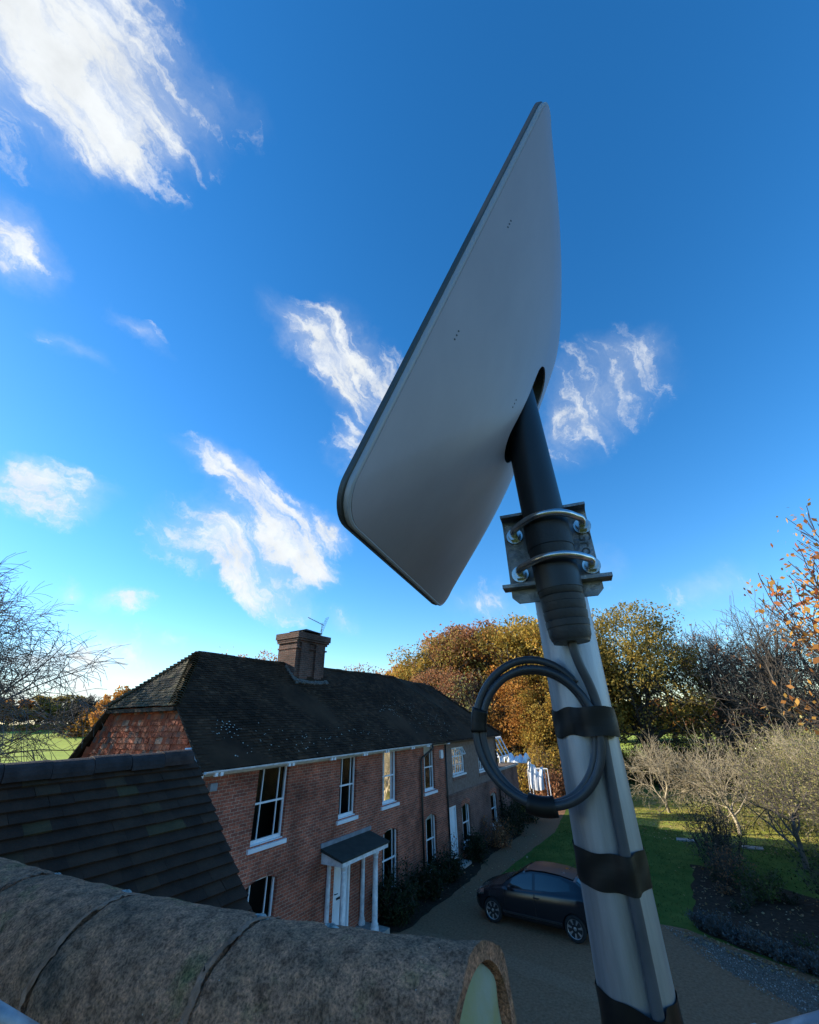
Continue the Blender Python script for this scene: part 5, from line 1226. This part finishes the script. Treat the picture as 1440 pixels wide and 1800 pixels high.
# hedge and scrub behind the garden
HG = [(109.5,43,3.0,5,'leaf_dark','dark scrub behind the white tarpaulin'),(107.6,40.5,3.4,4.5,'leaf_gold','yellow green bush glowing behind the white tarpaulin'),(105.4,41,3.8,4.5,'leaf_gold','yellow bush seen just left of the pole through the coil'),
 (104.6,38.5,2.2,3.5,'leaf_rust','brown bramble scrub below the yellow bushes'),(101.5,40,2.4,5,'leaf_rust','brown scrub hidden mostly behind the pole'),(98.5,46,2.6,5,'leaf_green','green scrub right of the pole beneath the far field'),
 (94.0,52,2.3,6,'leaf_olive','olive scrub at the end of the lawn right of the pole'),(90.2,51,3.6,6,'leaf_dark','dark hedge behind the lone orchard tree'),(86.8,50,3.6,7,'leaf_green','dark green holly thicket below the bare oaks'),(83.5,46,3.8,6.5,'leaf_dark','dark evergreen thicket under the left bare oak'),
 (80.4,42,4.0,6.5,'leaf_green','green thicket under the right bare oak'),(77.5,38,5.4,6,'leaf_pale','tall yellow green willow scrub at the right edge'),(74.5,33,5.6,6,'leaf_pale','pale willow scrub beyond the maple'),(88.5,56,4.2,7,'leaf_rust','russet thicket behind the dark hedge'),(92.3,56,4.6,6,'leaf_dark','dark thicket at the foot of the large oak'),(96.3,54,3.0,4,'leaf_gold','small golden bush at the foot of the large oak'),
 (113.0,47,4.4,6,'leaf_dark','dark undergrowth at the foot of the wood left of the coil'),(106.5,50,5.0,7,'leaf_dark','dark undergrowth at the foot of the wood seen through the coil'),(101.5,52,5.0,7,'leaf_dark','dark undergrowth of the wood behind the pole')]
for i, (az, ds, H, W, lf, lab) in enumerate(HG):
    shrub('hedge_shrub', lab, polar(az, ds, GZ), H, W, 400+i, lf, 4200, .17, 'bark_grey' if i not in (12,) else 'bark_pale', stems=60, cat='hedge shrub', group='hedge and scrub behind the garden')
# far field trees on the left
FT = [(172,150,8.2,'leaf_rust','brown tree of the far hedge line behind the birch, at the left edge'),(168.5,150,7.6,'leaf_olive','dark olive tree of the far hedge line behind the birch twigs'),(165.2,150,8.0,'leaf_rust','russet brown tree at the left of the far field'),(162.6,149,7.2,'leaf_orange','rust orange tree in the far row of trees'),(160.4,148,7.8,'leaf_olive','golden olive tree right of the rust one at the far field'),(158.4,146,8.0,'leaf_olive','rounded dark olive tree at the right end of the far row')]
fp = None
for i, (az, ds, H, lf, lab) in enumerate(FT):
    p = polar(az, ds, 0); p = (p[0], p[1], terr(p[0], p[1])-.2)
    if fp is None: fp = tree('field_tree', lab, 'tree', p, H, 77, lf, 'bark_dark', 9000, .42, .4, .05, group='trees along the far field', leafjit=.9, clumps=(45,.62,.42,.52), **dict(oak, spread=1.0, start=.2, up=.1))
    else: dup(fp, p, rz=1.1*i, scale=(1.15, 1.15, H/8.2), label=lab, group='trees along the far field', mats={'crown': lf})
for i in range(9):
    az = 173-i*2.1; p = polar(az, 143, 0); shrub('hedge_shrub', f"dark low hedge bush along the far side of the field, {['first','second','third','fourth','fifth','sixth','seventh','eighth','ninth'][i]} from the left", (p[0], p[1], terr(p[0], p[1])), 1.3, 9, 500+i, 'leaf_olive', 1800, .5, stems=30, cat='hedge shrub', group='hedge across the far field')
p = polar(156.9, 120, 0); tree('bare_oak', 'small bare oak standing in the far field left of the brown tree', 'tree', (p[0], p[1], terr(p[0], p[1])), 8.2, 15, None, 'bark_dark', 0, .2, .36, .05, **dict(bare, maxd=4, spread=1.0, kids=(8,6,5,4)))
p = polar(153.9, 105, 0); tree('oak_tree', 'brown oak just left of the farmhouse gable', 'tree', (p[0], p[1], terr(p[0], p[1])), 9.8, 16, 'leaf_orange', 'bark_dark', 7500, .36, .45, .05, leafjit=.5, clumps=(40,.46,.40,.56), **dict(oak, spread=1.0, start=.22))
p = polar(156.0, 118, 0); tree('oak_tree', 'low rusty shrubby oak between the bare tree and the brown oak', 'tree', (p[0], p[1], terr(p[0], p[1])), 5.5, 17, 'leaf_orange', 'bark_dark', 3500, .42, .3, .05, leafjit=.5, **dict(oak, spread=1.0, start=.1))
tree('young_sapling', 'thin bare sapling in the field above the near tiled roof', 'tree', polar(158.6, 20, GZ), 4.9, 18, None, 'bark_grey', 0, .1, .05, .008, **dict(kids=(8,5,3), spread=.4, up=.6, trunk=.5, lenr=.5, maxd=3, wander=.1, start=.2))
# distant treeline on the right and behind the wood
DT = [(99.5,118,12,'leaf_rust','distant brown tree seen left of the far field gap'),(97.0,125,10,'leaf_orange','distant orange tree above the far field gap'),(94.2,120,11,'leaf_olive','distant olive tree above the right of the field gap'),(91.2,122,12,'leaf_orange','distant orange tree glimpsed between the two oaks'),(88.2,120,11,'leaf_rust','distant brown tree beyond the bare oaks'),(85.0,125,12,'leaf_olive','distant olive tree beyond the left bare oak'),(81.5,120,11,'leaf_rust','distant russet tree beyond the right bare oak'),(78.0,118,12,'leaf_orange','distant orange tree beyond the maple')]
for i, (az, ds, H, lf, lab) in enumerate(DT):
    p = polar(az, ds, GZ); dup(fp, p, rz=.9*i, scale=(1.5, 1.5, H/11), label=lab, group='distant trees beyond the right field', mats={'crown': lf})
